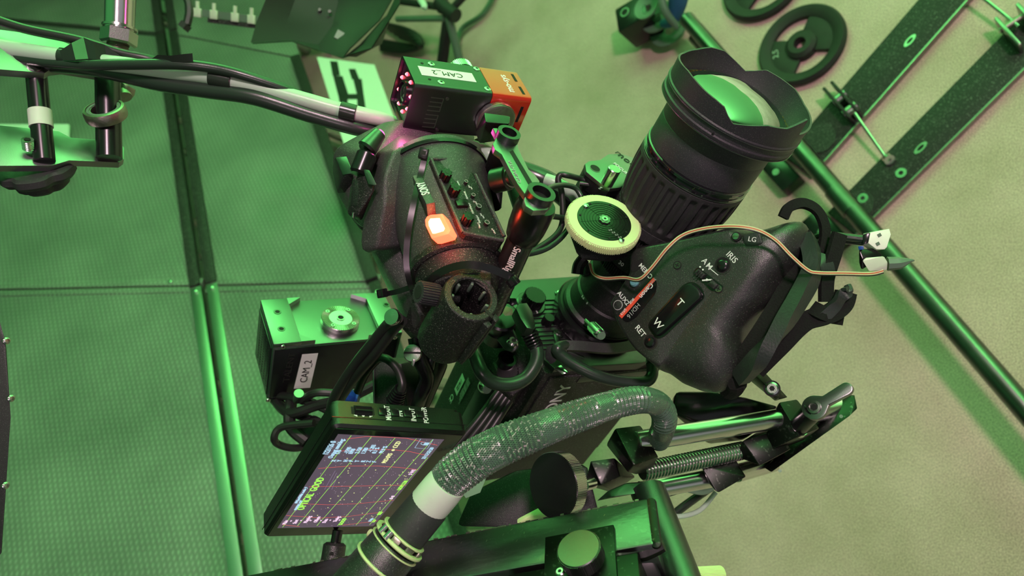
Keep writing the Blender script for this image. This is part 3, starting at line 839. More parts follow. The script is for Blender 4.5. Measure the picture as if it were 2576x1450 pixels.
b = MB(MPn).use('print_white')
pd = V(pp3(1150, 560)) - V(pp3(1106, 450)); pa = math.degrees(math.atan2(pd.y, pd.x)) + 180
for (s_, px, py, h) in (('ZEBRA', 1153, 463, .0030), ('PEAKING', 1172, 492, .0030), ('CONTRAST', 1185, 525, .0032), ('DISPLAY', 1203, 552, .0032), ('TALLY', 1205, 568, .0030), ('ON', 1180, 470, .0026), ('OFF', 1186, 474, .0024), ('HI', 1192, 508, .0026), ('LOW', 1198, 512, .0024), ('ON', 1210, 541, .0026), ('OFF', 1216, 547, .0024), ('HI', 1238, 578, .0026), ('LOW', 1243, 584, .0026)):
    u = pp3(px, py); b.text(s_, h * .68, T(u[0], u[1], .0003) @ RZ(pa), .02)
t.add('panel_lettering', b, parent=pn)
# SONY name bar
MS = frame(P(1050, 447, .584), P(1082, 512, .558) - P(1050, 447, .584), P(1066, 442, .586) - P(1050, 447, .584))
LS = (P(1082, 512, .558) - P(1050, 447, .584)).length
b = MB(MS).use('powder'); b.box(-.002, LS + .002, -.0036, .0036, -.012, .0016, .0008)
b.use('print_white')
def slab_text(b, s, h, M, wx=.85):
    b.text(s, h, M, .035, wx)
    # serifs: short bars at the stroke ends
    n = len(s)
slab_text(b, 'SONY', .0095, MS @ T(LS / 2, 0, .0018) @ RZ(180) if False else T(LS / 2, 0, .0018) @ RZ(180), .72)
t.add('name_bar', b, 'white lettering on a dark bar')
# tally lamp
MTa = frame(P(1074, 543, .567), P(1113, 541, .560) - P(1074, 543, .567), P(1074, 543, .567) - P(1090, 605, .553))
tq = [loc(MTa, *q) for q in ((1080, 543), (1116, 541), (1137, 582), (1132, 592), (1098, 602), (1088, 602), (1073, 570), (1072, 556))]
tp = [(q.x, q.y) for q in tq]
if area2(tp) < 0: tp.reverse()
b = MB(MTa).use('tally'); b.prism(tp, -.008, .0022, .0010); 
b.use('tally_core'); cx_ = sum(p[0] for p in tp) / len(tp); cy_ = sum(p[1] for p in tp) / len(tp)
b.prism([(cx_ + (p[0] - cx_) * .62, cy_ + (p[1] - cy_) * .62) for p in tp], .0022, .0026)
t.add('tally_light', b, 'glowing red square tally light')
l = bpy.data.lights.new('tally_glow', 'POINT'); l.energy = .10; l.color = (1, .05, .02); l.shadow_soft_size = .008
o = bpy.data.objects.new('tally_glow', l); COL.objects.link(o); o.matrix_world = CAM @ Matrix.Translation(P(1122, 572, .540))
# clips and connector on the left of the head
b = t.cb('plastic'); hull(b, [(840, 395, .655), (868, 390, .65), (892, 440, .64), (862, 444, .64), (835, 420, .67), (848, 490, .66), (880, 485, .66), (838, 440, .67)], .002)
t.add('side_connector', b)
b = t.cb('anod'); hull(b, [(843, 396, .650), (872, 392, .646), (890, 437, .636), (861, 441, .638), (866, 420, .66)], .001); t.add('connector_lid', b)
b = t.cb('powder_dark'); hull(b, [(905, 372, .625), (925, 352, .625), (952, 340, .625), (957, 355, .615), (935, 400, .61), (900, 445, .61), (902, 380, .63), (930, 420, .65)], .003); t.add('strap_lug', b)
b = t.cb('plastic_smooth'); Mq = axf(P(915, 400, .612), P(960, 338, .620)); b.cyl(P(903, 440, .60), P(925, 385, .604), .0088, 20, .002); b.use('anod').cyl(P(920, 378, .604), P(958, 332, .612), .0088, 24, .002, .006); t.add('latch_pin', b)
b = t.cb('powder_dark'); hull(b, [(905, 430, .600), (925, 428, .598), (948, 468, .59), (918, 470, .595), (872, 540, .61), (900, 545, .60), (880, 470, .62), (910, 560, .62)], .002); t.add('latch_body', b)
b = t.cb('anod'); hull(b, [(912, 424, .594), (930, 428, .592), (950, 468, .586), (926, 464, .588), (920, 450, .60)], .0008); t.add('latch_tab', b)
b = t.cb('plastic'); hull(b, [(886, 450, .605), (905, 452, .60), (900, 520, .60), (880, 520, .606), (896, 480, .62)], .001); t.add('buckle', b)
b = t.cb('steel'); b.cyl(P(889, 535, .598), P(888, 548, .598), .0008, 8); t.add('buckle_wire', b)
# cable ties round the barrel and lower housing
def tie(label, pts, hd, w=.0048, up=None, hs=.0045):
    z = Thing('cable_tie', label, 'cable tie', P(*hd))
    b = z.cb('plastic_smooth'); b.strap([P(*p) for p in pts], w, .0014, up=V((0, 0, 1)) if up is None else up); z.add('band', b)
    h = P(*hd); d = (P(*pts[1]) - P(*pts[0])).normalized()
    b = MB(frame(h, d, V((0, 0, 1)).cross(d))).use('plastic_smooth'); b.box(-hs, hs, -hs * .85, hs * .85, -hs * .4, hs * .9, .0008); b.use('hole').box(-hs * .4, hs * .4, -hs * .5, hs * .5, hs * .9, hs * .92); z.add('head', b)
    return z
tie('shiny black cable tie running over the viewfinder barrel, head at the top', [(1070, 388, .585), (1058, 440, .583), (1042, 505, .570), (1028, 580, .566), (1022, 650, .570), (1028, 700, .574), (1042, 740, .585)], (1066, 388, .585))
tie('black cable tie across the viewfinder eyepiece ring', [(1040, 742, .575), (1100, 690, .558), (1160, 668, .548), (1220, 672, .548), (1296, 702, .560)], (1292, 708, .56), .006)
tie('small black cable tie around the lower viewfinder housing', [(958, 742, .628), (1000, 734, .612), (1050, 718, .60), (1060, 722, .60)], (964, 738, .622), .0045)

# ---------------------------------------------------------------- clamp tube with open top
M0 = axf(P(1114, 858, .612), P(1187, 745, .550)); L0 = (P(1187, 745, .550) - P(1114, 858, .612)).length
t = Thing('clamp_tube', 'short thick black open tube with a slot and a knurled thumb screw', 'clamp tube', M0)
b = t.mb('powder_dark'); R_ = .0228
b.lathe([(.0158, .01), (R_ - .001, .0), (R_ + .0004, .004), (R_, L0 - .004), (R_ - .001, L0 - .0008), (R_ - .002, L0), (.0170, L0), (.0158, L0 - .001), (.0158, .01)], 72)
t.add('tube', b)
b = t.mb('hole'); b.lathe([(.0157, .011), (0, .011)], 30); 
t.add('tube_floor', b)
def radial(ang, r, z): return M0 @ (RZ(ang) @ V((r, 0, z)))
def angpix(px, py, z):   # angle on the tube rim closest to a pixel
    q = loc(M0, px, py, 2, z); return math.degrees(math.atan2(q.y, q.x))
a_s = angpix(1240, 800, L0)
b = t.mb('hole'); b.box(.0150, R_ + .0007, -.0012, .0012, .012, L0 + .0003, M=RZ(a_s)); t.add('slot', b)
b = t.mb('powder_dark'); b.box(R_ - .002, R_ + .0045, -.0075, -.0018, .006, L0 - .004, .001, M=RZ(a_s)); b.box(R_ - .002, R_ + .0045, .0018, .0075, .006, L0 - .004, .001, M=RZ(a_s)); t.add('clamp_flange', b)
for k in range(7):
    b = t.mb('grey_green'); b.box(.0128, .0160, -.0012, .0012, L0 - .016, L0 - .004, .0008, M=RZ(a_s + 30 + 48 * k)); t.add('inner_tooth', b)
a_k = angpix(1085, 728, L0)
b = MB(axf(P(1098, 743, .562), P(1052, 735, .552))).use('rubber'); kl = (P(1098, 743, .562) - P(1052, 735, .552)).length
b.gear(.0082, .0092, .0, kl, 26, None, .5, .0008); b.use('hole').disc(.0055, kl, kl + .0003, 20); b.use('plastic').lathe([(.0045, -.02), (.0045, 0)], 16)
t.add('thumb_screw', b)
b = t.cb('powder_dark'); hull(b, [(1170, 655, .565), (1232, 662, .565), (1236, 700, .562), (1232, 740, .560), (1180, 700, .562), (1185, 690, .60), (1238, 730, .60)], .001); t.add('bracket', b)
# ================================================================ ZOOM LENS
ML = rig(P(1500, 800, .80))
t = Thing('zoom_lens', 'big black wide-angle zoom lens with a petal hood and green-reflecting glass', 'lens', ML)
b = t.mb('plastic_smooth'); b.lathe([(.034, -.006), (.0505, -.004), (.0520, .000), (.0520, .012), (.0500, .015), (.040, .015)], 64); t.add('mount_collar', b)
b = t.mb('plastic'); b.lathe([(.0455, .012), (.0455, .020), (.0420, .023), (.0405, .040), (.0385, .042), (.0385, .070), (.0370, .072), (.037, .132), (.041, .136)], 64)
b.use('plastic_smooth'); b.ringl(.037, .0465, .016, .019, 64); t.add('zoom_barrel', b)
b = t.mb('plastic_smooth'); b.gear(.0372, .0392, .088, .100, 90); t.add('zoom_gear', b)
b = t.mb('print_white')
def on_barrel(txt, px, py, r, h):
    # text set round the barrel, upright along the axis
    o = ML.inverted() @ V((0, 0, 0)); d = ML.inverted().to_3x3() @ V(((px - CX) / FP, -(py - CY) / FP, -1))
    A = d.x ** 2 + d.y ** 2; B = 2 * (o.x * d.x + o.y * d.y); C_ = o.x ** 2 + o.y ** 2 - r * r
    D_ = B * B - 4 * A * C_
    if D_ < 0: return None
    s_ = (-B - math.sqrt(D_)) / (2 * A); h_ = o + d * s_; a_ = math.degrees(math.atan2(h_.y, h_.x))
    return a_, h_.z
for (s_, px, py, h) in (('30', 1562, 664, .0062), ('50', 1592, 682, .0055), ('5.6', 1470, 748, .004), ('8', 1480, 762, .004)):
    q = on_barrel(s_, px, py, .0392, h)
    if q: b.text(s_, h, RZ(q[0]) @ T(.0389 if h > .005 else .0412, 0, q[1]) @ RY(90) @ RZ(90), .01)
for k in range(26):
    b.box(.0371, .0374, -.0002, .0002, .106, .109, M=RZ(-120 + k * 4))
t.add('scale_markings', b)
b = t.mb('rubber'); b.gear(.0435, .0455, .136, .150, 110); t.add('focus_gear', b)
b = t.mb('rubber')
prof = [(.0445, .148), (.0465, .153), (.0490, .160), (.0515, .180), (.0525, .200), (.0528, .214), (.0515, .218)]
b.lathe([(.0445, .148), (.0480, .149), (.0482, .160), (.047, .161)], 96); b.gear(.0478, .0486, .150, .160, 56)
def gfn(r, z, a):
    ph = (a * 30 / (2 * PI)) % 1
    inside = .174 < z < .209
    w_ = .5 + .5 * math.cos(2 * PI * ph)
    k = 0
    if .166 < z < .214:
        e = min(1, min(z - .166, .214 - z) / .004)
        k = -.0027 * e * min(1, max(0, (w_ - .30) * 3.5))
    return (r + k, z)
pr = []
for i in range(40):
    z = .160 + (.218 - .160) * i / 39
    f_ = (z - .160) / .058
    pr.append((.0480 + .0055 * math.sin(min(1, f_ * 1.25) * PI / 2), z))
pr.append((.0500, .2195)); pr.insert(0, (.044, .160))
b.lathe(pr, 360, None, gfn); t.add('focus_grip', b, 'grip ring with long finger grooves')
b = t.mb('glass_small'); b.lathe([(.0505, .2185), (.0530, .2195), (.0532, .2220), (.0520, .2225), (.0520, .2255), (.0532, .226), (.0530, .2285), (.0515, .2295)], 96); t.add('chrome_trim_ring', b, 'glossy black ring catching green light')
b = t.mb('lens_black'); b.lathe([(.0505, .2285), (.0520, .230), (.0520, .2545), (.0517, .2550), (.0520, .2555), (.0522, .268), (.056, .276), (.050, .276)], 96); t.add('front_barrel', b)
b = t.mb('anod_pale'); b.ringl(.0520, .05335, .2192, .2200, 120); b.ringl(.0520, .05325, .2280, .2286, 120); t.add('trim_edge_glints', b, 'thin pale rings drawn as trim highlights')  # pale rings modelled as the bright highlights along the trim edges
# hood: rim heights measured all round
hr = .0640
Mi_ = ML.inverted()
def hit(px, py, r, near):
    o = Mi_ @ V((0, 0, 0)); d = Mi_.to_3x3() @ V(((px - CX) / FP, -(py - CY) / FP, -1))
    A = d.x ** 2 + d.y ** 2; B = 2 * (o.x * d.x + o.y * d.y); C_ = o.x ** 2 + o.y ** 2 - r * r
    D_ = max(0., B * B - 4 * A * C_)
    s_ = (-B - math.sqrt(D_)) / (2 * A) if near else (-B + math.sqrt(D_)) / (2 * A)
    h_ = o + d * s_; return (math.degrees(math.atan2(h_.y, h_.x)) % 360, h_.z)
rim = []
for (px, py) in ((1716, 131), (1750, 122), (1787, 117), (1821, 126), (1850, 152), (1875, 177), (1900, 177), (1929, 175), (1965, 196), (2003, 225), (2025, 262)): rim.append(hit(px, py, hr, False))
for (px, py) in ((2036, 300), (2011, 341), (1981, 326), (1932, 318), (1885, 318), (1843, 313), (1830, 292), (1821, 270), (1800, 252), (1772, 229), (1748, 203), (1728, 177)): rim.append(hit(px, py, hr, True))
rim = sorted((a_, min(.335, max(.292, z))) for a_, z in rim)
print('RIM', [(round(a_), round(z, 3)) for a_, z in rim])
def rimz(a):
    a = math.degrees(a) % 360
    q = [(rim[-1][0] - 360, rim[-1][1])] + rim + [(rim[0][0] + 360, rim[0][1])]
    for i in range(len(q) - 1):
        if q[i][0] <= a <= q[i + 1][0]:
            f_ = (a - q[i][0]) / max(1e-6, q[i + 1][0] - q[i][0]); return q[i][1] * (1 - f_) + q[i + 1][1] * f_
    return .31
def hfn(r, z, a):
    if z > 1: return (r + (rimz(a) - .28) * .02, rimz(a))
    return (r, z)
b = t.mb('lens_black')
b.lathe([(.055, .272), (.0625, .2735), (.0638, .2760), (.0638, .2785), (.0625, .2795), (.0622, .2840), (.0638, .2850), (.0640, .2870), (.0628, .288), (.0630, 9), (.0612, 9), (.0604, .284), (.057, .279), (.0555, .279)], 240, None, hfn)
t.add('petal_hood', b)
b = t.mb('anod_pale'); b.ringl(.0630, .06405, .2742, .2747, 160); b.ringl(.0620, .06415, .2852, .2856, 160); t.add('hood_edge_glints', b, 'thin pale rings drawn as rim highlights')  # thin metal rings standing in for highlights on the hood edges
b = t.mb('anod_pale'); b.lathe([(.0555, .276), (.0580, .2810), (.0580, .2835), (.0560, .2838), (.0550, .2800), (.0535, .2790), (.0535, .276)], 120); t.add('retaining_ring', b)
b = t.mb('glass'); b.lathe([(.0560, .2760), (.0535, .2825), (.0485, .2882), (.041, .2928), (.032, .2962), (.021, .2988), (.010, .3000), (.004, .3002), (0, .3002)], 120); t.add('front_glass', b, 'domed glass mirroring green light')
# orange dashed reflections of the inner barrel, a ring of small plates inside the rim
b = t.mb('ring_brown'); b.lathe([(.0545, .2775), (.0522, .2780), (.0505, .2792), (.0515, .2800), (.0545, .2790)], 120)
b.use('reflection_orange')
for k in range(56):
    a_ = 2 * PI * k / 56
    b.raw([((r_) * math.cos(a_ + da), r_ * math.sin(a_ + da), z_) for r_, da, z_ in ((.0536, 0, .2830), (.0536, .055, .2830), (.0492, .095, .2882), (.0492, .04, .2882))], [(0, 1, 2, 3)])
t.add('inner_ring_reflections', b, 'ring of orange dashes drawn as reflections around the glass')
for (px, py) in ((1697, 241), (1793, 337)):
    a_, z_ = hit(px, py, .064, True)
    b = t.mb('hole'); b.disc(.0011, 0, .0003, 10, RZ(a_) @ T(.0636, 0, z_) @ RY(90)); t.add('pin_hole', b)
# lock lever at the mount
b = t.cb('steel'); b.cyl(P(1476, 808, .745), P(1492, 826, .728), .0032, 14); M_ = axf(P(1490, 822, .731), P(1524, 856, .700)); b2 = MB(M_).use('steel')
b2.gear(.0052, .0058, 0, .020, 24, None, .5, .0005); b2.use('hole').box(-.006, .006, -.0007, .0007, .0172, .0206); b2.use('steel').cyl(V((0, 0, .02)), V((0, 0, .024)), .0045, 16)
t.add('lever_pin', b); t.add('lever_grip', b2, 'knurled steel lever end')
b = t.cb('plastic_smooth'); hull(b, [(1455, 690, .745), (1470, 655, .74), (1485, 662, .735), (1482, 694, .735), (1468, 700, .76), (1490, 690, .76)], .002)
hull(b, [(1460, 690, .745), (1500, 700, .74), (1505, 720, .75), (1470, 718, .75)], .001) if False else None
t.add('zoom_lever', b)

# ================================================================ CAMERA BODY
t = Thing('broadcast_camera', 'black broadcast camera body with a ribbed green-lit front, below the lens', 'camera', ML @ T(0, 0, -.10))
def rl(px, py, ax=2, v_=0.): return loc(ML, px, py, ax, v_)
ZF = -.006
yb = (rl(1382, 934, 2, ZF).y + rl(1610, 915, 2, ZF).y) / 2
x0 = rl(1350, 893, 2, ZF).x; x1 = rl(1640, 900, 2, ZF).x + .02
yt = rl(1300, 706, 2, ZF).y; xa = rl(1281, 760, 2, ZF).x
print('BODY', yb, x0, x1, yt, xa)
DEPTH = .24
b = MB(ML).use('anod')
oc = [(1283, 716), (1310, 704), (1490, 692), (1640, 700), (1660, 900), (1610, 915), (1500, 921), (1396, 928), (1355, 893), (1350, 850), (1300, 790), (1281, 745)]
op_ = [(rl(*q, 2, ZF).x, rl(*q, 2, ZF).y) for q in oc]
if area2(op_) < 0: op_.reverse()
b.prism(op_, -.050, ZF, .0015); t.add('front_plate', b)
b = MB(ML).use('powder_dark'); b.box(x0 + .004, x1, yb + .001, yt - .004, -DEPTH, -.012, .003); t.add('main_housing', b)
# ribs
b = MB(ML).use('anod')
for k in range(12):
    py = 757 + k * 11.2
    a_ = rl(1330 + k * 1.5, py, 2, ZF); c_ = rl(1560, py - 12, 2, ZF)
    b.box(a_.x, c_.x, a_.y - .0009, a_.y + .0006, ZF - .001, ZF + .0014, .0004)
t.add('front_ribs', b)
# big mode knob
for (px, py, r, h, lab) in ((1348, 742, .0125, .016, 'front_dial'),):
    q = rl(px, py, 2, ZF + h)
    b = MB(ML).use('anod'); b.disc(r * 1.35, ZF, ZF + .003, 40, T(q.x, q.y, 0), .001); b.use('plastic_smooth').gear(r * .93, r, ZF + .003, ZF + h, 30, T(q.x, q.y, 0), .5, .001)
    b.use('print_white').text('3', .005, T(q.x + .001, q.y - r * 1.15, ZF + .0032), .02)
    t.add(lab, b)
for (px, py) in ((1382, 800), (1410, 798)):
    q = rl(px, py, 2, ZF + .010)
    b = MB(ML).use('plastic_smooth'); b.gear(.0056, .0062, ZF, ZF + .011, 20, T(q.x, q.y, 0), .5, .0006); t.add('push_knob', b)
for (px, py, r) in ((1408, 741, .0045), (1402, 843, .0045), (1317, 760, .0042), (1469, 858, .0045)):
    q = rl(px, py, 2, ZF); b = MB(ML); b.use('anod').disc(r * 1.4, ZF, ZF + .0025, 20, T(q.x, q.y, 0), .001); b.screw(T(q.x, q.y, ZF + .002), r, .0025); t.add('screw', b)
b = MB(ML).use('anod')
def bar(b, p, q, w_, z0, z1, bv=.001):
    a_ = rl(*p, 2, z1); c_ = rl(*q, 2, z1); d_ = (c_ - a_); d_.z = 0; Lb = d_.length
    Mx = T(a_.x, a_.y, 0) @ Matrix.Rotation(math.atan2(d_.y, d_.x), 4, 'Z')
    b.box(0, Lb, -w_ / 2, w_ / 2, z0, z1, bv, M=Mx)
bar(b, (1406, 746), (1414, 800), .006, ZF, ZF + .0035); bar(b, (1400, 840), (1408, 872), .007, ZF, ZF + .0035)
bar(b, (1420, 862), (1610, 856), .003, ZF, ZF + .002); bar(b, (1425, 880), (1470, 900), .004, ZF - .001, ZF + .001)
t.add('lever_arm', b)
# side face (the one with the maker's lettering) : plane y = yb, facing -y
b = MB(ML).use('powder_dark'); b.box(x0 + .012, x1 - .004, yb - .0015, yb + .002, -.19, -.018, .001)
b.use('anod'); b.box(x0 + .05, x1 - .006, yb - .0022, yb - .0012, -.030, -.020, .0004)
t.add('side_panel', b)
def side_text(s_, px, py, h, bold, wx=1., m='print_white', name='lettering'):
    q = rl(px, py, 1, yb - .0018)
    b = MB(ML).use(m)
    # text runs along +z, its top towards -x, faces -y
    M_ = Matrix(((0, -1, 0, q.x), (0, 0, -1, q.y), (1, 0, 0, q.z), (0, 0, 0, 1)))
    b.text(s_, h, M_, bold, wx); 
    return b, M_
b, M_ = side_text('SONY', 1398, 1012, .022, .012, 1.15)
# slab serifs
for (x_, y_, l_) in ((.2, .335, .20), (-.2, .335, .0),): pass
t.add('maker_lettering', b, 'pale maker lettering')
b, M_ = side_text('HDI', 1547, 992, .012, .01, 1.3, 'print_grey'); t.add('model_lettering', b)
# front left lump with screw, hole and round cap
b = t.cb('anod'); hull(b, [(1243, 770, .735), (1262, 762, .735), (1302, 850, .71), (1306, 875, .71), (1290, 888, .71), (1268, 880, .715), (1230, 830, .74), (1300, 880, .78), (1240, 800, .78)], .0015); t.add('corner_lug', b)
b = MB(axf(P(1289, 863, .712), P(1289, 863, .712) + rz * .01)); b.screw(T(0, 0, .0), .0062, .004); t.add('screw', b)
b = t.cb('powder_dark'); hull(b, [(1190, 840, .78), (1250, 850, .77), (1330, 870, .765), (1375, 935, .765), (1285, 1000, .76), (1240, 960, .77), (1180, 900, .79), (1230, 1100, .86), (1330, 1060, .86)], .003); t.add('corner_housing', b)
b = MB(axf(P(1275, 905, .755), P(1275, 905, .755) + rz * .01)).use('plastic_smooth'); b.ringl(.0075, .0105, -.006, .002, 30); b.use('hole').disc(.0076, -.006, -.004, 24); t.add('socket', b)
b = MB(axf(P(1280, 950, .77), P(1275, 928, .745))).use('plastic_smooth'); b.gear(.0108, .0118, 0, .021, 22, None, .6, .002); t.add('ribbed_cap', b)
b = MB(axf(P(1218, 970, .745), P(1226, 982, .728))).use('chrome'); b.lathe([(.0065, 0), (.0075, .003), (.0072, .008), (.0045, .012), (.0045, .016)], 24); t.add('silver_socket', b)
# top face (towards the left) with the certification label strip: plane x = x0
XF = x0 - .006
b = MB(ML).use('powder_dark'); b.box(XF - .02, x0 + .02, yb + .030, yb + .11, -.30, -.05, .004); t.add('rear_housing', b)
qa = rl(1236, 930, 0, XF - .0205); qb_ = rl(1110, 1042, 0, XF - .0205)
b = MB(ML).use('plastic_smooth'); xs_ = XF - .0202
b.box(xs_ - .0008, xs_, qa.y - .022, qa.y + .006, min(qa.z, qb_.z), max(qa.z, qb_.z), .0003)
Ms = lambda px, py: (lambda q: Matrix(((0, 0, -1, xs_ - .0009), (0, -1, 0, qa.y - .008 if py is None else q.y), (-1, 0, 0, q.z), (0, 0, 0, 1))))(rl(px, 1000 if py is None else py, 0, xs_))
b.use('label_white')
for (px, py, s_, h, wx) in ((1158, 968, '116122', .0068, 1.), (1137, 1002, 'CE', .010, 1.2)):
    M_ = Ms(px, py)
    if s_ == '116122':
        b.box(-.016, .016, -.005, .005, -.0001, .0003, M=M_); b.use('ink'); b.text(s_, h, M_ @ T(0, 0, .0004) , .02, wx); b.use('label_white')
    else: b.text(s_, h, M_ , .01, wx)
for k in range(4):
    M_ = Ms(1172, 985 - 6 * k); b.use('print_grey'); b.text('SONY CORP MADE IN JAPAN'[: 23 - 2 * k], .0034, M_ @ T(.004, 0, 0), .0)
t.add('rating_label', b, 'dark strip label with fine print')

# plug with its thick cable (from the body front)
t = Thing('camera_cable', 'thick green-lit cable looping from the flat black plug to under the clamp tube', 'cable', P(1320, 800, .70))
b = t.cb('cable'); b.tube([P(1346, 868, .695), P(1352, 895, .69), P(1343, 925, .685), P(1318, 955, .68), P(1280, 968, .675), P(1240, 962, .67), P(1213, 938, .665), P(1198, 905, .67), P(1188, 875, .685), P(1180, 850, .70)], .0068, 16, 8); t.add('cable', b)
b = t.cb('anod'); MP_ = rig(P(1318, 800, .690)); 
o_ = [loc(MP_, *q) for q in ((1294, 782), (1302, 770), (1322, 768), (1336, 790), (1344, 822), (1340, 835), (1322, 832), (1306, 808))]
o_ = [(q.x, q.y) for q in o_]
if area2(o_) < 0: o_.reverse()
b = MB(MP_).use('anod'); b.prism(o_, -.008, .004, .0015) if MP_.col[2][2] > 0 else b.prism(o_, -.004, .008, .0015); t.add('flat_plug', b)
b = MB(axf(P(1328, 832, .692), P(1347, 872, .694))).use('plastic_smooth')
for k in range(6): b.lathe([(.0085 - .0002 * k, .0032 * k), (.0088 - .0002 * k, .0032 * k + .001), (.0075, .0032 * k + .0022)], 20)
t.add('strain_relief', b)
t = Thing('looped_cable', 'thick cable with a flat printed lead, bent round the grey clip on the camera front', 'cable', P(1420, 900, .70))
b = t.cb('cable'); b.tube([P(1640, 918, .71), P(1640, 945, .705), P(1620, 962, .70), P(1560, 960, .695), P(1500, 945, .69), P(1440, 915, .69), P(1408, 890, .69), P(1404, 876, .69), P(1425, 870, .70)], .0060, 14, 8)
b.tube([P(1640, 918, .71), P(1640, 900, .74), P(1650, 880, .78)], .006, 12); t.add('cable', b)
b = t.cb('rubber'); b.strap([P(1402, 882, .695), P(1412, 872, .695), P(1460, 872, .70), P(1530, 878, .715), P(1595, 870, .74), P(1640, 862, .76)], .010, .005, up=V((0, .4, 1))); t.add('flat_lead', b)
b = t.cb('rubber'); hull(b, [(1374, 872, .70), (1392, 866, .695), (1404, 882, .69), (1400, 910, .69), (1385, 920, .695), (1370, 900, .70), (1380, 890, .72)], .0015); t.add('clip', b, 'grey rubber clip')
b = t.cb('chrome'); hull(b, [(1392, 926, .71), (1412, 918, .71), (1432, 938, .705), (1415, 943, .705), (1400, 935, .72)], .0008); t.add('metal_tab', b)
# yellow-green tag and small black box between tube and plug
t = Thing('round_connector', 'black round connector with a pale sticker and tiny black box on top', 'connector', P(1268, 790, .71))
b = MB(axf(P(1252, 830, .745), P(1266, 790, .715))).use('plastic_smooth'); b.lathe([(.017, -.01), (.0175, .012), (.0160, .014), (.0172, .016), (.0172, .030), (.015, .032), (.0, .032)], 40); t.add('shell', b)
b = t.cb('gear_white'); hull(b, [(1258, 782, .705), (1262, 766, .705), (1290, 776, .70), (1292, 794, .70), (1270, 796, .70), (1270, 780, .71)], .0006); t.add('sticker', b, 'pale sticker')
b = t.cb('plastic_smooth'); hull(b, [(1282, 750, .69), (1298, 750, .69), (1302, 766, .69), (1286, 772, .69), (1280, 766, .69), (1292, 760, .705)], .0008); b.cyl(P(1282, 762, .695), P(1256, 762, .70), .0012, 8); t.add('small_box', b)

# ================================================================ SERVO GRIP UNIT
fo = P(1604, 878, .640); fxp = P(1877, 690, .590); fyp = P(1592, 640, .655)
MG = frame(fo, fxp - fo, fyp - fo)
print('GRIP z', MG.col[2][:3])
def gl(px, py, z=0.): q = loc(MG, px, py, 2, z); return V((q.x, q.y))
face = [gl(*q) for q in ((1540, 763), (1566, 728), (1590, 690), (1590, 650), (1600, 630), (1640, 623), (1690, 614), (1744, 602), (1830, 584), (1856, 630), (1878, 680), (1868, 705), (1780, 795), (1683, 885), (1658, 918), (1630, 900), (1604, 878), (1578, 842), (1558, 806))]
outer = [gl(*q, -.012) for q in ((1537, 760), (1563, 722), (1585, 690), (1588, 640), (1612, 622), (1660, 612), (1700, 604), (1760, 590), (1830, 572), (1900, 574), (1960, 556), (1982, 542), (2008, 546), (2018, 566), (2010, 600), (1996, 636), (1960, 690), (1925, 752), (1888, 792), (1862, 826), (1850, 862), (1852, 912), (1838, 940), (1812, 975), (1785, 990), (1745, 985), (1700, 966), (1662, 935), (1630, 905), (1598, 880), (1570, 842), (1550, 806))]
cen = gl(1730, 760)
def rad(poly, a):
    best = None; d = V((math.cos(a), math.sin(a)))
    for i in range(len(poly)):
        p, q = poly[i] - cen, poly[(i + 1) % len(poly)] - cen; e = q - p
        den = d.x * e.y - d.y * e.x
        if abs(den) < 1e-12: continue
        s_ = (p.x * e.y - p.y * e.x) / den; u_ = (p.x * d.y - p.y * d.x) / den
        if s_ > 0 and -1e-6 <= u_ <= 1 + 1e-6 and (best is None or s_ > best): best = s_
    return best or .05
NA = 200; vs = []; fs = []
rows_ = [(0, 0.0)] + [(math.sin(x_), 1 - math.cos(x_)) for x_ in [.25 * PI / 2 * k for k in (.5, 1, 1.5, 2, 2.5, 3, 3.5, 4)]]
DG_ = .034
ra = [rad(face, 2 * PI * i / NA) for i in range(NA)]; rb = [rad(outer, 2 * PI * i / NA) for i in range(NA)]
rb = [sum(rb[(i + k) % NA] for k in (-1, 0, 1)) / 3 for i in range(NA)]; rb = [max(x_, y_ + .0006) for x_, y_ in zip(rb, ra)]
prof_ = [(s_, -c_ * DG_) for (s_, c_) in rows_] + [(.97, -.048), (.90, -.060)]
for (s_, z_) in prof_:
    for i in range(NA):
        a_ = 2 * PI * i / NA; r_ = ra[i] + (rb[i] - ra[i]) * s_ if s_ < 1.01 else rb[i]
        ext = (rb[i] - ra[i])
        zz = z_ * min(1, .35 + ext / .02) if z_ > -.04 else z_
        vs.append((cen.x + r_ * math.cos(a_), cen.y + r_ * math.sin(a_), zz))
for j in range(len(prof_) - 1):
    for i in range(NA):
        k = (i + 1) % NA; fs.append((j * NA + i, j * NA + k, (j + 1) * NA + k, (j + 1) * NA + i))
fs.append(tuple(range(NA))); fs.append(tuple(reversed(range((len(prof_) - 1) * NA, len(prof_) * NA))))
t = Thing('servo_grip', 'black lens servo grip with a zoom rocker, iris button and red stripe label', 'servo grip', MG)
b = t.mb('grip_black'); b.raw(vs, fs); t.add('grip_housing', b)
gx = (gl(1718, 765) - gl(1665, 815)); ga = math.degrees(math.atan2(gx.y, gx.x)) - 90    # letters' up direction
def gt(b, s_, px, py, h, bold=.01, wx=1., m='print_white', rot=0, z=.0003):
    q = gl(px, py); b.use(m).text(s_, h, T(q.x, q.y, z) @ RZ(ga + rot), bold, wx)
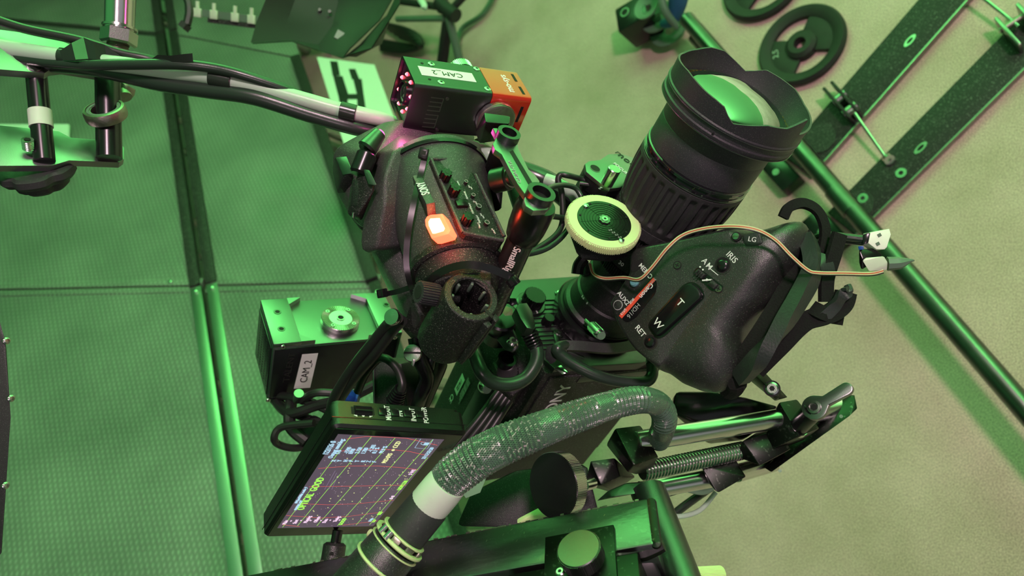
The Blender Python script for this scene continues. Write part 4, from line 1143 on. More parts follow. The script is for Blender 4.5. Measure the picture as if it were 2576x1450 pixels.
def gpoly(b, pts, z0, z1, bv=0., rnd=0):
    p = [gl(*q) for q in pts]; p = [(v_.x, v_.y) for v_ in p]
    if area2(p) < 0: p.reverse()
    if rnd:
        o2 = []
        n_ = len(p)
        for i in range(n_):
            A_, B_, C_ = V(p[i - 1]), V(p[i]), V(p[(i + 1) % n_])
            d1 = (A_ - B_); d2 = (C_ - B_); r_ = min(rnd, d1.length * .45, d2.length * .45)
            s1 = B_ + d1.normalized() * r_; s2 = B_ + d2.normalized() * r_
            for k in range(5):
                u_ = k / 4; o2.append(tuple((1 - u_) ** 2 * s1 + 2 * u_ * (1 - u_) * B_ + u_ ** 2 * s2))
        p = o2
    b.prism(p, z0, z1, bv)
# rocker
b = t.mb('bezel'); gpoly(b, [(1627, 818), (1652, 855), (1672, 848), (1776, 748), (1766, 722), (1742, 708), (1720, 716)], -.001, .0008, 0, .006); t.add('rocker_recess', b)
b = t.mb('plastic_smooth')
gpoly(b, [(1635, 818), (1656, 848), (1668, 842), (1772, 748), (1762, 726), (1742, 712), (1724, 720)], .0, .0055, .0025, .005)
rk = t.add('zoom_rocker', b, 'glossy black rocker lettered T and W')
b = t.mb(); gt(b, 'T', 1717, 764, .0090, .01, 1.1, z=.0056); gt(b, 'W', 1662, 817, .0095, .01, 1., z=.0056); t.add('rocker_letters', b, 'white letters', parent=rk)
b = t.mb('glass_small'); gpoly(b, [(1712, 728), (1728, 716), (1750, 728), (1752, 752), (1748, 765), (1738, 752)], .0052, .0064, .0008, .004) if False else None
# iris button etc.
for (px, py, r, nm) in ((1818, 668, .0052, 'iris_button'), (1636, 861, .0048, 'return_button')):
    q = gl(px, py); b = t.mb('hole'); b.disc(r * 1.32, -.001, .0002, 30, T(q.x, q.y, 0)); b.use('grip_black').ringl(r * 1.32, r * 1.48, -.001, .0006, 36, T(q.x, q.y, 0)); b.use('plastic_smooth').lathe([(r, 0), (r, .0015), (r * .8, .0026), (r * .5, .0030), (0, .0032)], 30, T(q.x, q.y, 0)); t.add(nm, b)
q = gl(1555, 768); b = t.mb('print_grey'); b.ringl(.0040, .0048, -.001, .0005, 30, T(q.x, q.y, 0)); b.use('grip_black').lathe([(.004, 0), (.0035, .0018), (0, .0022)], 24, T(q.x, q.y, 0)); t.add('aux_button', b)
q = gl(1597, 711); b = t.mb('cap_blue'); b.lathe([(.0042, 0), (.0042, .002), (.003, .0036), (0, .004)], 24, T(q.x, q.y, 0)); t.add('blue_button', b, 'small pale blue button')
q = gl(1603, 668); b = t.mb('hole'); b.lathe([(.0050, .0), (.0050, .0002), (0, .0002)], 24, T(q.x, q.y, 0) @ RZ(ga) @ Matrix.Diagonal((.8, 1.5, 1, 1))); t.add('dark_socket', b)
for (px, py) in ((1704, 668), (1808, 727)):
    q = gl(px, py); b = t.mb('hole'); b.disc(.0040, -.001, .0002, 20, T(q.x, q.y, 0)); b.use('steel_dark').disc(.003, 0, .0008, 20, T(q.x, q.y, 0)); b.use('hole').box(-.002, .002, -.0004, .0004, .0008, .0009, M=T(q.x, q.y, 0) @ RZ(30)); b.box(-.0004, .0004, -.002, .002, .0008, .0009, M=T(q.x, q.y, 0) @ RZ(30)); t.add('screw', b)
# slide switches
b = t.mb('bezel'); gpoly(b, [(1743, 686), (1756, 672), (1822, 722), (1806, 734), (1790, 732)], -.001, .0006, 0, .002); t.add('switch_recess', b)
b = t.mb('plastic'); gpoly(b, [(1748, 688), (1760, 677), (1778, 692), (1767, 704)], 0, .0040, .0008, .001); gpoly(b, [(1782, 718), (1794, 704), (1810, 718), (1798, 730)], 0, .0040, .0008, .001)
for k in range(3):
    b.box(-.0035, .0035, -.0004, .0004, .004, .0048, M=T(*gl(1756 + 5 * k, 688 + 4 * k), 0) @ RZ(ga + 85))
b.use('print_white'); gpoly(b, [(1777, 706), (1781, 702), (1784, 705), (1780, 709)], .0, .0030); b.box(-.0006, .0006, -.0042, .0042, 0, .0028, M=T(*gl(1781, 706), 0) @ RZ(ga - 40)); t.add('slide_switch', b)
# label
b = t.mb('bezel'); gpoly(b, [(1560, 795), (1646, 700), (1654, 712), (1650, 738), (1600, 800), (1580, 812), (1570, 808)], 0, .0004, 0, .003)
b.use('strip_red'); gpoly(b, [(1558, 795), (1644, 699), (1649, 706), (1565, 802)], .0003, .0007)
ld = gl(1565, 800) - gl(1647, 703); la = math.degrees(math.atan2(ld.y, ld.x))
for (s_, px, py, h, m_, bd) in (('31max4.5B4', 1640, 722, .0036, 'print_grey', 0), ('IRSE', 1596, 760, .0034, 'print_white', .01), ('SX12', 1575, 787, .0034, 'print_white', .01)):
    q = gl(px - 6, py - 2); b.use(m_).text(s_, h, T(q.x, q.y, .0008) @ RZ(la), bd)
q = gl(1626, 732); b.use('print_white').text('Canon', .0066, T(q.x, q.y, .0006) @ RZ(la), .02, .95)
q = gl(1594, 782); b.use('print_grey').text('HD/16', .0060, T(q.x, q.y, .0006) @ RZ(la), 0, 1)
t.add('maker_label', b, 'black label with a red stripe')
for (s_, px, py, h) in (('IRIS', 1841, 648, .0072), ('A', 1773, 658, .0070), ('M', 1784, 671, .0070), ('RET', 1611, 834, .0072), ('AUX2', 1568, 751, .0062), ('MEMO', 1624, 683, .0062)):
    b = t.mb(); gt(b, s_, px, py, h, .012); t.add('face_lettering', b, 'white lettering')
b = t.mb()
gt(b, '.', 1768, 666, .012); gt(b, '.', 1775, 673, .012)
b.box(-.005, .005, -.0003, .0003, 0, .0003, M=T(*gl(1796, 684), 0) @ RZ(ga + 8))
t.add('switch_marks', b, 'white marks')
# LG button on the shoulder
q = gl(1896, 604, -.004); sl = T(q.x, q.y, -.0030) @ RZ(ga + 60) @ RX(8)
b = t.mb('leather'); b.prism(rrect(-.0072, .0072, -.0055, .0055, .002), -.004, .003, .001, M=sl); b.use('print_white').text('LG', .0058, sl @ T(0, 0, .0031) @ RZ(-25), .01); t.add('shoulder_button', b)
q = gl(1855, 597, -.002); b = t.mb('hole'); b.disc(.004, -.004, .0016, 20, T(q.x, q.y, 0)); b.use('steel').lathe([(.0033, .001), (.0028, .0028), (0, .003)], 20, T(q.x, q.y, 0)); t.add('screw', b)
# upper bridge between grip and lens
b = t.cb('plastic'); hull(b, [(1590, 640, .665), (1640, 618, .66), (1720, 596, .66), (1800, 575, .66), (1640, 590, .69), (1600, 640, .70), (1560, 640, .70), (1700, 570, .70), (1800, 600, .69)], .004); t.add('bridge', b)
b = t.cb('lens_black'); hull(b, [(1670, 610, .650), (1690, 608, .648), (1706, 640, .645), (1698, 655, .645), (1660, 640, .655), (1680, 630, .665)], .003) if False else None

# hand strap
t = Thing('hand_strap', 'padded black leather hand strap hanging off the servo grip with hook-and-loop tails', 'hand strap', P(1960, 800, .61))
b = t.cb('leather'); b.strap([P(2030, 600, .60), P(2042, 640, .59), P(2040, 690, .585), P(2010, 750, .58), P(1960, 830, .58), P(1905, 905, .59), P(1862, 950, .61)], .014, .012, up=V((.75, .55, .35)).normalized()); t.add('pad_edge', b, 'smooth green-lit leather edge')
b = t.cb('velcro'); b.strap([P(2012, 600, .615), P(2020, 645, .605), P(2012, 690, .60), P(1975, 760, .60), P(1925, 840, .60), P(1872, 915, .61), P(1840, 952, .625)], .022, .011, up=V((-.6, -.4, .7)).normalized()); t.add('pad', b)
b = t.cb('velcro'); b.strap([P(1970, 548, .60), P(1985, 522, .60), P(2020, 512, .60), P(2055, 530, .60), P(2074, 570, .60), P(2072, 620, .60), P(2060, 655, .60)], .0085, .004, up=V((.2, .3, .9)).normalized(), smooth=8); t.add('top_loop', b, 'arched hook-and-loop strap')
for k in range(46):
    pass
b = t.cb('velcro'); b.strap([P(2012, 590, .60), P(2035, 600, .60), P(2048, 640, .60), P(2050, 665, .60)], .011, .004, up=V((.5, .1, .9)).normalized()); b.strap([P(2112, 588, .59), P(2098, 640, .59), P(2080, 700, .59), P(2078, 760, .59)], .013, .004, up=V((.3, .1, .9)).normalized()); t.add('tail', b)
b = t.cb('leather'); b.strap([P(2040, 655, .595), P(2070, 662, .59), P(2078, 690, .59)], .013, .007, up=V((.1, .4, .9)).normalized()); t.add('keeper_loop', b)
b = t.cb('velcro'); b.strap([P(1900, 930, .61), P(1960, 870, .60), P(2020, 812, .595), P(2085, 790, .59), P(2118, 765, .59), P(2128, 735, .59)], .016, .008, up=V((.3, .3, .9)).normalized()); b.strap([P(2045, 778, .595), P(2070, 790, .59), P(2110, 800, .60)], .012, .01); t.add('lower_band', b)
b = t.cb('leather'); b.strap([P(2070, 800, .588), P(2100, 770, .585), P(2118, 745, .582), P(2130, 735, .582), P(2128, 722, .582)], .010, .004, up=V((.5, .5, .7)).normalized()); b.tube([P(2126, 735, .583), P(2137, 732, .583), P(2132, 718, .585)], .003, 8); t.add('leather_tab', b)
b = t.cb('velcro'); b.tube([P(1830, 940, .63), P(1850, 962, .62), P(1835, 980, .64)], .010, 10); t.add('fold', b)

# ribbon wire (cream, red, black) across the grip
t = Thing('ribbon_wire', 'thin red, cream and black ribbon wire drooping over the grip to white plugs', 'wire', P(1700, 600, .60))
wp = [(1483, 665, .70), (1492, 690, .685), (1520, 702, .67), (1570, 700, .645), (1608, 704, .625), (1640, 675, .615), (1680, 625, .605), (1720, 592, .60), (1780, 575, .59), (1850, 571, .575), (1905, 580, .57), (1950, 605, .57), (1990, 645, .57), (2030, 680, .572), (2058, 688, .575), (2120, 689, .585), (2190, 690, .60), (2222, 683, .60)]
for k, m_ in ((-1.5, 'wire_cream'), (-.5, 'wire_red'), (.5, 'wire_cream'), (1.5, 'cable_thin')):
    pts = []
    for i, q in enumerate(wp):
        q0 = wp[max(0, i - 1)]; q1 = wp[min(len(wp) - 1, i + 1)]; tx, ty = q1[0] - q0[0], q1[1] - q0[1]; l_ = math.hypot(tx, ty)
        o_ = k * 2.6; pts.append(P(q[0] + ty / l_ * -o_, q[1] + tx / l_ * o_, q[2]))
    b = t.cb(m_); b.tube(pts, .0006, 8, 8); t.add('strand', b, {'wire_cream': 'cream strand', 'wire_red': 'red strand', 'cable_thin': 'black strand'}[m_])
t = Thing('nylon_plug', 'white nylon plug with two prongs showing, the upper one over the steel pipe', 'plug', P(2205, 602, .60))
Mq = frame(P(2178, 620, .60), P(2232, 590, .60) - P(2178, 620, .60), P(2178, 580, .60) - P(2178, 620, .60))
b = MB(Mq).use('plug_nylon')
o_ = [loc(Mq, *q) for q in ((2190, 585), (2238, 576), (2242, 590), (2232, 622), (2226, 628), (2205, 628), (2184, 612))]; o_ = [(q.x, q.y) for q in o_]
if area2(o_) < 0: o_.reverse()
b.use('plug_white').prism(o_, -.012, 0, .0008); b.use('grey_green')
for (px, py) in ((2212, 592), (2208, 614)):
    q = loc(Mq, px, py); b.box(q.x - .0016, q.x + .0016, q.y - .0014, q.y + .0014, -.0002, .0003)
t.add('plug_body', b)
b = t.cb('plastic_smooth'); hull(b, [(2170, 590, .602), (2190, 583, .60), (2186, 612, .60), (2168, 618, .602), (2178, 600, .612)], .001); t.add('boot', b)
b = t.cb('cable'); b.tube([P(2040, 605, .63), P(2070, 592, .62), P(2120, 596, .61), P(2172, 602, .605)], .0034, 10); b.tube([P(2046, 612, .64), P(2080, 606, .63), P(2130, 606, .615), P(2172, 610, .606)], .003, 10); t.add('lead', b)
t = Thing('nylon_plug', 'pale nylon plug with a dark boot where the ribbon wire ends', 'plug', P(2200, 664, .60))
b = t.cb('plug_nylon'); hull(b, [(2168, 655, .60), (2178, 648, .60), (2224, 644, .598), (2234, 660, .598), (2232, 680, .60), (2186, 684, .60), (2200, 665, .612)], .0012); t.add('plug_body', b)
b = t.cb('plastic_smooth'); hull(b, [(2160, 626, .603), (2200, 624, .603), (2222, 644, .602), (2170, 652, .600), (2166, 682, .603), (2160, 660, .605), (2180, 650, .615)], .0015); b.use('tie_blue'); hull(b, [(2158, 620, .602), (2172, 618, .60), (2174, 628, .60), (2160, 630, .602), (2166, 624, .606)], .0004); t.add('boot', b)
b = t.cb('grey_green'); b.tube([P(2232, 664, .602), P(2262, 662, .60), P(2290, 656, .598), P(2300, 656, .598)], [.006, .0055, .0015, .0005], 8); t.add('sleeve', b, 'pointed green sleeve')

# ================================================================ FOCUS MOTOR WITH WHITE GEAR
go = P(1517, 563, .655)
gz = rig(go); MGr = axf(go, go + V((.18, .63, .74)).normalized() * .1, up=V((-.5, .5, 0)))
t = Thing('focus_encoder', 'white toothed gear wheel on a dark green disc, driven against the lens', 'encoder gear', MGr)
RG = .0358
b = t.mb('gear_white'); b.gear(RG * .965, RG, -.004, .0035, 120, None, .5, .0006); b.ringl(RG * .60, RG * .955, -.004, .0042, 80, None, .0004); t.add('gear_ring', b)
b = t.mb('disc_green'); b.disc(RG * .72, -.005, .0046, 60, None, .0004)
b.use('anod_worn')
for k in range(7): b.ringl(RG * (.16 + k * .075), RG * (.17 + k * .075), .0046, .0049, 60)
for k in range(6): b.box(RG * .15, RG * .66, -.0001, .0001, .0046, .0048, M=RZ(60 * k + 20))
t.add('disc', b)
b = t.mb('steel_dark'); b.gear(.0048, .0056, .0046, .0062, 8); b.use('steel').disc(.0030, .006, .0068, 20); b.use('hole').disc(.0012, .0068, .0069, 6); t.add('hub', b)
def gpx(px, py): q = loc(MGr, px, py, 2, .0046); return q
for (px, py) in ((1474, 519), (1563, 607)):
    q = gpx(px, py); b = t.mb('steel'); b.lathe([(.0026, .0046), (.0024, .0060), (0, .0066)], 18, T(q.x, q.y, 0)); t.add('screw', b)
for k in range(7):
    a_ = 2 * PI * (k + .3) / 7; b = t.mb('hole'); b.disc(.0011, .0046, .0051, 8, T(RG * .64 * math.cos(a_), RG * .64 * math.sin(a_), 0)); t.add('small_hole', b)
b = t.mb('print_grey')
for k, s_ in enumerate(('0.8', '0.6', '0.5', '0.4', '1.0')): b.text(s_, .0028, T(*gpx(1535 + 8 * k, 580 + 6 * k).xy, .0050) @ RZ(-35))
t.add('disc_numbers', b)
b = t.cb('plastic'); hull(b, [(1432, 590, .68), (1450, 640, .675), (1468, 655, .68), (1540, 660, .69), (1600, 640, .70), (1580, 580, .71), (1450, 560, .70), (1600, 560, .72), (1480, 640, .72)], .003); t.add('motor_housing', b)
# bracket with FOCUS lettering
mo = P(1535, 420, .715)
MM = rig(mo)
if MM.col[2][2] < 0: print('motor plate flips')
t = Thing('motor_bracket', 'green-lit bracket plate with a silver pin, behind the gear and beside the lens', 'bracket', MM)
o_ = [loc(MM, *q) for q in ((1472, 412), (1482, 405), (1510, 402), (1530, 388), (1560, 386), (1600, 398), (1640, 420), (1640, 460), (1575, 462), (1560, 472), (1535, 475), (1512, 462), (1475, 432))]; o_ = [(q.x, q.y) for q in o_]
if area2(o_) < 0: o_.reverse()
b = t.mb('anod_pale'); b.prism(o_, -.004, 0, .0006); t.add('top_plate', b)
b = t.mb('plastic_smooth'); b.prism([(x_ * .98, y_ * .98) for x_, y_ in o_], -.018, -.0042, .0004); b.prism([(x_ * .94, y_ * .94) for x_, y_ in o_], -.034, -.0182); t.add('body', b)
q = loc(MM, 1497, 424); b = t.mb('hole'); b.disc(.0052, -.001, .0003, 24, T(q.x, q.y, 0)); b.use('steel_dark').ringl(.0052, .0058, -.001, .0004, 24, T(q.x, q.y, 0)); t.add('bore', b)
q = loc(MM, 1526, 462); b = t.mb('steel'); b.disc(.0065, 0, .0185, 30, T(q.x, q.y, 0), .0006); t.add('silver_pin', b)
q = loc(MM, 1573, 414); q2 = loc(MM, 1600, 436); b = t.mb('ink'); q3 = loc(MM, 1540, 395); aa = math.degrees(math.atan2(q2.y - q.y, q2.x - q.x))
b.text('mo-sys', .0125, T(loc(MM, 1588, 412).x, loc(MM, 1588, 412).y, .0002) @ RZ(aa), -.01, 1.2); q4 = loc(MM, 1560, 424)
b.use('print_white').text('FOCUS', .0058, T(q4.x, q4.y, .0003) @ RZ(aa), .02, 1.0); q5 = loc(MM, 1508, 476); t.add('lettering', b)
b = t.cb('print_white'); b.text('5', .006, frame(P(1510, 474, .688), V((.8, -.4, -.3)), V((.2, .3, .9)))); t.add('side_number', b)
b = t.cb('plastic'); hull(b, [(1500, 475, .70), (1560, 480, .70), (1600, 500, .72), (1590, 540, .73), (1530, 530, .72), (1490, 510, .72), (1560, 520, .76)], .002); t.add('lower_arm', b)
b = t.mb('anod'); q = [loc(MM, *p, 2, -.02) for p in ((1540, 490), (1556, 482), (1570, 486), (1562, 502), (1548, 506), (1538, 500))]; q = [(v_.x, v_.y) for v_ in q]
if area2(q) < 0: q.reverse()
b.prism(q, -.024, -.019, .0004); b.screw(T(loc(MM, 1545, 493, 2, -.019).x, loc(MM, 1545, 493, 2, -.019).y, -.019), .003, .0015); t.add('pointer', b)
b = t.cb('plastic_smooth'); b.cyl(P(1458, 462, .70), P(1490, 466, .70), .0032, 12); t.add('side_pin', b); b = t.cb('plastic_smooth'); b.tube([P(1470, 650, .70), P(1456, 668, .70), P(1452, 690, .70)], .006, 10); t.add('lower_pin', b)
# ================================================================ MONITOR
MMo = rowsM([[0.83787, 0.48586, 0.2488, -0.22687], [-0.15652, 0.65051, -0.7432, -0.22714], [-0.52294, 0.58376, 0.62109, -0.64363]])
MWd, MHt, MTh = .1171, .190, .0202
t = Thing('field_monitor', 'small black monitor with a lit data screen, tilted below the white-labelled box', 'monitor', MMo)
b = t.mb('case'); b.prism(rrect(0, MWd, 0, MHt, .006, 4), -MTh, 0, .0022, seg=1); b.prism(rrect(.002, MWd - .002, .002, MHt - .002, .006, 4), -MTh - .004, -MTh); t.add('housing', b)
b = t.mb('plastic_smooth'); b.box(-.0002, MWd + .0002, MHt - .0002, MHt + .0003, -.0080, -.0074); b.box(-.0003, .0002, 0, MHt, -.0080, -.0074); t.add('case_seam', b)
b = t.mb('bezel'); b.box(.0035, MWd - .0035, .0035, MHt - .0035, -.001, .0005, .0003); t.add('front_glass', b, 'glossy black bezel glass')
sc4 = [loc(MMo, *q, 2, .0008) for q in ((700, 1329), (944, 1325), (1111, 1107), (849, 1093))]   # BL BR TR TL (image)
sx0 = (sc4[0].x + sc4[3].x) / 2; sx1 = (sc4[1].x + sc4[2].x) / 2; sy0 = (sc4[0].y + sc4[1].y) / 2; sy1 = (sc4[2].y + sc4[3].y) / 2
b = t.mb('screen'); b.box(sx0, sx1, sy0, sy1, .0004, .0008)
# picture coordinates: u runs along the text (image: upwards), v is down the picture (image: to the right)
SW, SH = sy1 - sy0, sx1 - sx0
def uv(u, v): return (sx0 + v * SH, sy0 + u * SW)
def sline(pts, w_, m, z=.0010):
    b.use(m); n_ = len(pts)
    vs = []
    for i in range(n_):
        p = V(uv(*pts[i])); d = V(uv(*pts[min(i + 1, n_ - 1)])) - V(uv(*pts[max(i - 1, 0)])); d.normalize(); nn = V((-d.y, d.x)) * w_ / 2
        vs += [(p.x + nn.x, p.y + nn.y, z), (p.x - nn.x, p.y - nn.y, z)]
    b.raw(vs, [(2 * i, 2 * i + 1, 2 * i + 3, 2 * i + 2) for i in range(n_ - 1)])
def s_uv(px, py): q = loc(MMo, px, py, 2, .001); return ((q.y - sy0) / SW, (q.x - sx0) / SH)
def clampp(p): return (min(.999, max(.001, p[0])), min(.999, max(.001, p[1])))
def c8(x, y): return clampp(s_uv(700 + x / 5.577, 1080 + y / 5.577))
# green lines (along the picture)
for a_, c_ in (((1025, 90), (60, 1380)), ((1310, 105), (270, 1360)), ((1640, 125), (540, 1360)), ((1940, 135), (830, 1360)), ((2170, 145), (1090, 1350)), ((2100, 400), (1280, 1345))):
    m0 = c8(*a_); m1 = c8(*c_); m0, m1 = m0, m1
    sline([m0, m1], .00042, 'screen_green')
ln = (((60, 1345), (300, 1370)), ((110, 1215), (600, 1250), (1000, 1225), (1480, 1165)), ((310, 1050), (700, 1065), (1100, 1050), (1620, 1000)), ((430, 810), (900, 805), (1400, 795), (1790, 790)), ((560, 555), (1000, 520), (1400, 520), (1700, 540), (1960, 572)), ((870, 310), (1150, 290), (1600, 290), (1850, 318), (2110, 378)), ((960, 140), (1240, 105), (1500, 108), (1800, 130), (2230, 228)), ((900, 1352), (1400, 1290)))
for L_ in ln: sline([c8(*q) for q in L_], .00042, 'screen_red')
rnd = random.Random(5)
for k in range(58):
    u_, v_ = rnd.uniform(.10, .80), rnd.uniform(.20, .95)
    x_, y_ = uv(u_, v_); b.use('screen_yellow').raw([(x_ + .00062 * math.cos(a_), y_ + .00062 * math.sin(a_), .0011) for a_ in (0, PI / 3, 2 * PI / 3, PI, 4 * PI / 3, 5 * PI / 3)], [(0, 1, 2, 3, 4, 5)])
for k in range(170):
    u_, v_ = rnd.uniform(.01, .99), rnd.uniform(.03, .97)
    x_, y_ = uv(u_, v_); b.use('screen_white').raw([(x_ + .00028 * math.cos(a_), y_ + .00028 * math.sin(a_), .0011) for a_ in (0, PI / 2, PI, 3 * PI / 2)], [(0, 1, 2, 3)])
def st(s_, px8, py8, h, m, wx=.78, bold=.0):
    q = s_uv(700 + px8 / 5.577, 1080 + py8 / 5.577); x_, y_ = uv(*q); b.use(m).text(s_, h, T(x_, y_, .0011) @ RZ(90), bold, wx)
st('OPTICAL  GOOD', 455, 915, .0090, 'screen_green', .82, .02)
for (s_, x_, y_, h, m_) in (('122/126 0', 720, 265, .0065, 'screen_blue'), ('Output mm/deg:', 815, 275, .0056, 'screen_blue'), ('170', 845, 325, .0054, 'screen_blue'), ('-1590', 975, 300, .0054, 'screen_blue'), ('1098', 1035, 315, .0054, 'screen_blue'), ('2.150', 1130, 300, .0054, 'screen_blue'), ('1.780', 1215, 305, .0054, 'screen_blue'), ('-1.203', 1315, 270, .0054, 'screen_blue'), ('0.1 %', 1370, 300, .0054, 'screen_blue'), ('99.9 %', 1475, 290, .0054, 'screen_blue'),
        ('X', 780, 445, .0054, 'screen_blue'), ('Y', 860, 445, .0054, 'screen_blue'), ('H', 950, 445, .0054, 'screen_blue'), ('P', 1025, 447, .0054, 'screen_blue'), ('T', 1110, 450, .0054, 'screen_blue'), ('R', 1195, 452, .0054, 'screen_blue'), ('Z', 1270, 455, .0054, 'screen_blue'), ('F', 1350, 458, .0054, 'screen_blue'),
        ('MO-SYS', 1530, 410, .0058, 'screen_yellow'), ('CCD', 1665, 220, .0060, 'screen_yellow'), ('33:13:33:30', 2100, 340, .0052, 'screen_blue'), ('S WE', 1880, 605, .0052, 'screen_white'), ('UDP1230', 1745, 790, .0056, 'screen_green'), ('0=0', 1600, 960, .0052, 'screen_white'), ('REF', 1430, 1180, .0056, 'screen_green'),
        ('Help', 1300, 1275, .0044, 'screen_blue'), ('GO', 1345, 1290, .0044, 'screen_green'), ('GOOD', 905, 1300, .0056, 'screen_green'), ('8945pts/330fkt: studio_9', 320, 930, .0036, 'screen_blue'), ('MAPPING OFF', 285, 1070, .0036, 'screen_blue'),
        ('Main', 100, 1310, .0050, 'screen_white'), ('Start', 245, 1300, .0050, 'screen_white'), ('Mapping', 410, 1270, .0050, 'screen_white'), ('Offsets', 545, 1270, .0050, 'screen_white'), ('Data', 660, 1290, .0050, 'screen_white'), ('Timing', 820, 1265, .0050, 'screen_white')):
    st(s_, x_, y_, h, m_)
for (x_, y_) in ((180, 1290), (320, 1285), (455, 1285), (600, 1285), (730, 1280), (860, 1278)):
    q = uv(*s_uv(700 + x_ / 5.577, 1080 + y_ / 5.577)); b.use('screen_white').box(q[0] - .0007, q[0] + .0007, q[1] - .001, q[1] + .001, .001, .0011)
sline([c8(1915, 265), c8(2090, 280), c8(2180, 140)], .0004, 'screen_blue'); sline([c8(1915, 265), c8(2000, 138)], .0004, 'screen_blue')
q = uv(*s_uv(700 + 2080 / 5.577, 1080 + 205 / 5.577)); b.use('screen_blue').box(q[0] - .0022, q[0] + .0022, q[1] - .0024, q[1] + .0016, .001, .0012)
sline([c8(2030, 225), c8(2000, 210), c8(2010, 190), c8(2060, 185)], .0005, 'screen_blue')
q = uv(*s_uv(700 + 1612 / 5.577, 1080 + 295 / 5.577)); b.use('screen_yellow').disc(.0014, .001, .0012, 14, T(q[0], q[1], 0))
for k in range(3): sline([c8(650 + 50 * k, 850), c8(800 + 20 * k, 585 + 30 * k)], .0006, 'screen_haze')
t.add('screen', b, 'lit screen with green and red grid lines, dots and data text')
# top-side controls (side y = MHt, facing +y)
def topM(px, py): q = loc(MMo, px, py, 1, MHt); return Matrix(((0, -1, 0, q.x), (0, 0, 1, MHt), (-1, 0, 0, q.z), (0, 0, 0, 1)))
def top6(x, y): return (620 + x / 3.625, 680 + y / 3.625)
M_ = topM(*top6(1060, 1285)); b = t.mb('hole'); b.box(-.0032, .0032, -.0095, .0095, -.001, .0003, M=M_); b.use('plastic_smooth')
b2 = M_ @ RX(90); b.gear(.0042, .0048, -.0070, .0070, 18, M_ @ T(0, 0, -.0015) @ RX(90), .5); t.add('scroll_wheel', b)
b = t.mb('print_white')
for dy, pts in ((-.0068, [(-.0016, .0), (.0, .0016)]), ): pass
Ma = topM(*top6(1065, 1328))
b.prism([(-.0014, -.0050), (.0014, -.0050), (0, -.0078)], 0, .0002, M=Ma); b.prism([(-.0014, .0050), (0, .0078), (.0014, .0050)], 0, .0002, M=Ma); b.disc(.0011, 0, .0002, 12, Ma)
for (s_, x_, y_) in (('M/EXIT', 1290, 1305), ('FN', 1402, 1310), ('INPUT', 1518, 1320), ('POWER', 1630, 1325)):
    M_ = topM(*top6(x_, y_)); b.text(s_, .0066, M_ @ T(0, 0, .0002), .012, .68)
t.add('button_lettering', b, 'white lettering')
for (x_, y_) in ((1240, 1295), (1352, 1303), (1468, 1312), (1580, 1318)):
    M_ = topM(*top6(x_, y_)); b = t.mb('plastic_smooth'); b.box(-.0034, .0034, -.0036, .0036, 0, .0012, .0005, M=M_); t.add('button', b)
q = loc(MMo, 1068, 1240, 2, .0006); b = t.mb('print_grey'); b.text('LILLIPUT', .0058, T(q.x, q.y, .0006) @ RZ(90), 0, .8); t.add('maker_lettering', b, 'dim grey lettering')
# arm under the monitor
t = Thing('monitor_stalk', 'short black articulated stalk below the monitor', 'stalk', P(845, 1380, .66))
b = t.cb('plastic_smooth'); b.cyl(P(850, 1335, .665), P(843, 1372, .662), .0048, 16); t.add('pin', b)
M_ = axf(P(843, 1366, .662), P(832, 1440, .655)); b = MB(M_).use('grip_black'); b.lathe([(.008, 0), (.0105, .002), (.0108, .018), (.0095, .02), (.0095, .035)], 30); t.add('joint', b)
b = t.cb('steel_dark'); b.disc(.0022, 0, .003, 6, frame(P(836, 1392, .652), V((1, 0, 0)), V((0, 1, 0))))
t.add('set_screw', b)

# ================================================================ LABELLED BOX WITH ROSETTE
MCb = rowsM([[0.86543, -0.41986, 0.27339, -0.26055], [0.05689, 0.62447, 0.77897, -0.06141], [-0.49778, -0.6586, 0.56432, -0.7729]])
BL, BW, BH = .150, .0771, .0896
t = Thing('control_box', 'black metal box with round silver rosette on top and white label on side', 'control box', MCb)
b = t.mb('anod_pale'); b.prism(rrect(.0, BL, .0, BW, .002, 2), -BH + .004, -.006, .0006)
def cl(px, py, z=0.): q = loc(MCb, px, py, 2, z); return (q.x, q.y)
ew = cl(733, 850)[0]
b.box(0, .031, .000, BW, -.007, 0, .0015); b.box(BL - .026, BL, .0, BW, -.007, 0, .0015)
b.prism([(.030, .0005), (.046, .0005), (.030, .012)], -.007, 0); b.prism([(.030, BW - .012), (.046, BW - .0005), (.030, BW - .0005)], -.007, 0)
b.prism([(BL - .025, .0005), (BL - .025, .012), (BL - .042, .0005)], -.007, 0); b.prism([(BL - .025, BW - .0005), (BL - .042, BW - .0005), (BL - .025, BW - .012)], -.007, 0)
t.add('housing', b)
b = t.mb('plastic_smooth'); b.box(.002, BL - .004, -.0012, 0, -BH + .006, -.008, .0006); b.box(-.0012, 0, .004, BW - .004, -BH + .006, -.010, .0006); b.box(0, BL, 0, BW, -BH, -BH + .004, .001); t.add('side_covers', b)
for (x_, y_) in ((698, 785), (708, 828), (972, 767)):
    q = cl(x_, y_); b = t.mb('hole'); b.disc(.0042, -.001, .0003, 24, T(q[0], q[1], 0)); b.use('steel_dark')
    for k in range(3): b.ringl(.0034 - k * .0003, .0042, .0001 + .00004 * k, .0004, 24, T(q[0], q[1], 0))
    t.add('threaded_hole', b)
q = cl(856, 806, .0); MR_ = T(q[0], q[1], -.006)
b = t.mb('steel_dark'); b.disc(.0225, 0, .004, 60, MR_); b.use('steel').disc(.0222, .004, .0095, 72, MR_, .0006)
b.use('steel_rough')
for k in range(60): b.prism([(.0135, -.0002), (.0218, -.0005), (.0218, .0005), (.0135, .0002)], .0094, .0104, M=MR_ @ RZ(6 * k))
b.use('chrome').disc(.0132, .0095, .0098, 48, MR_); b.use('hole').disc(.0034, .0098, .010, 24, MR_); b.use('steel').ringl(.0034, .0050, .0098, .0106, 24, MR_)
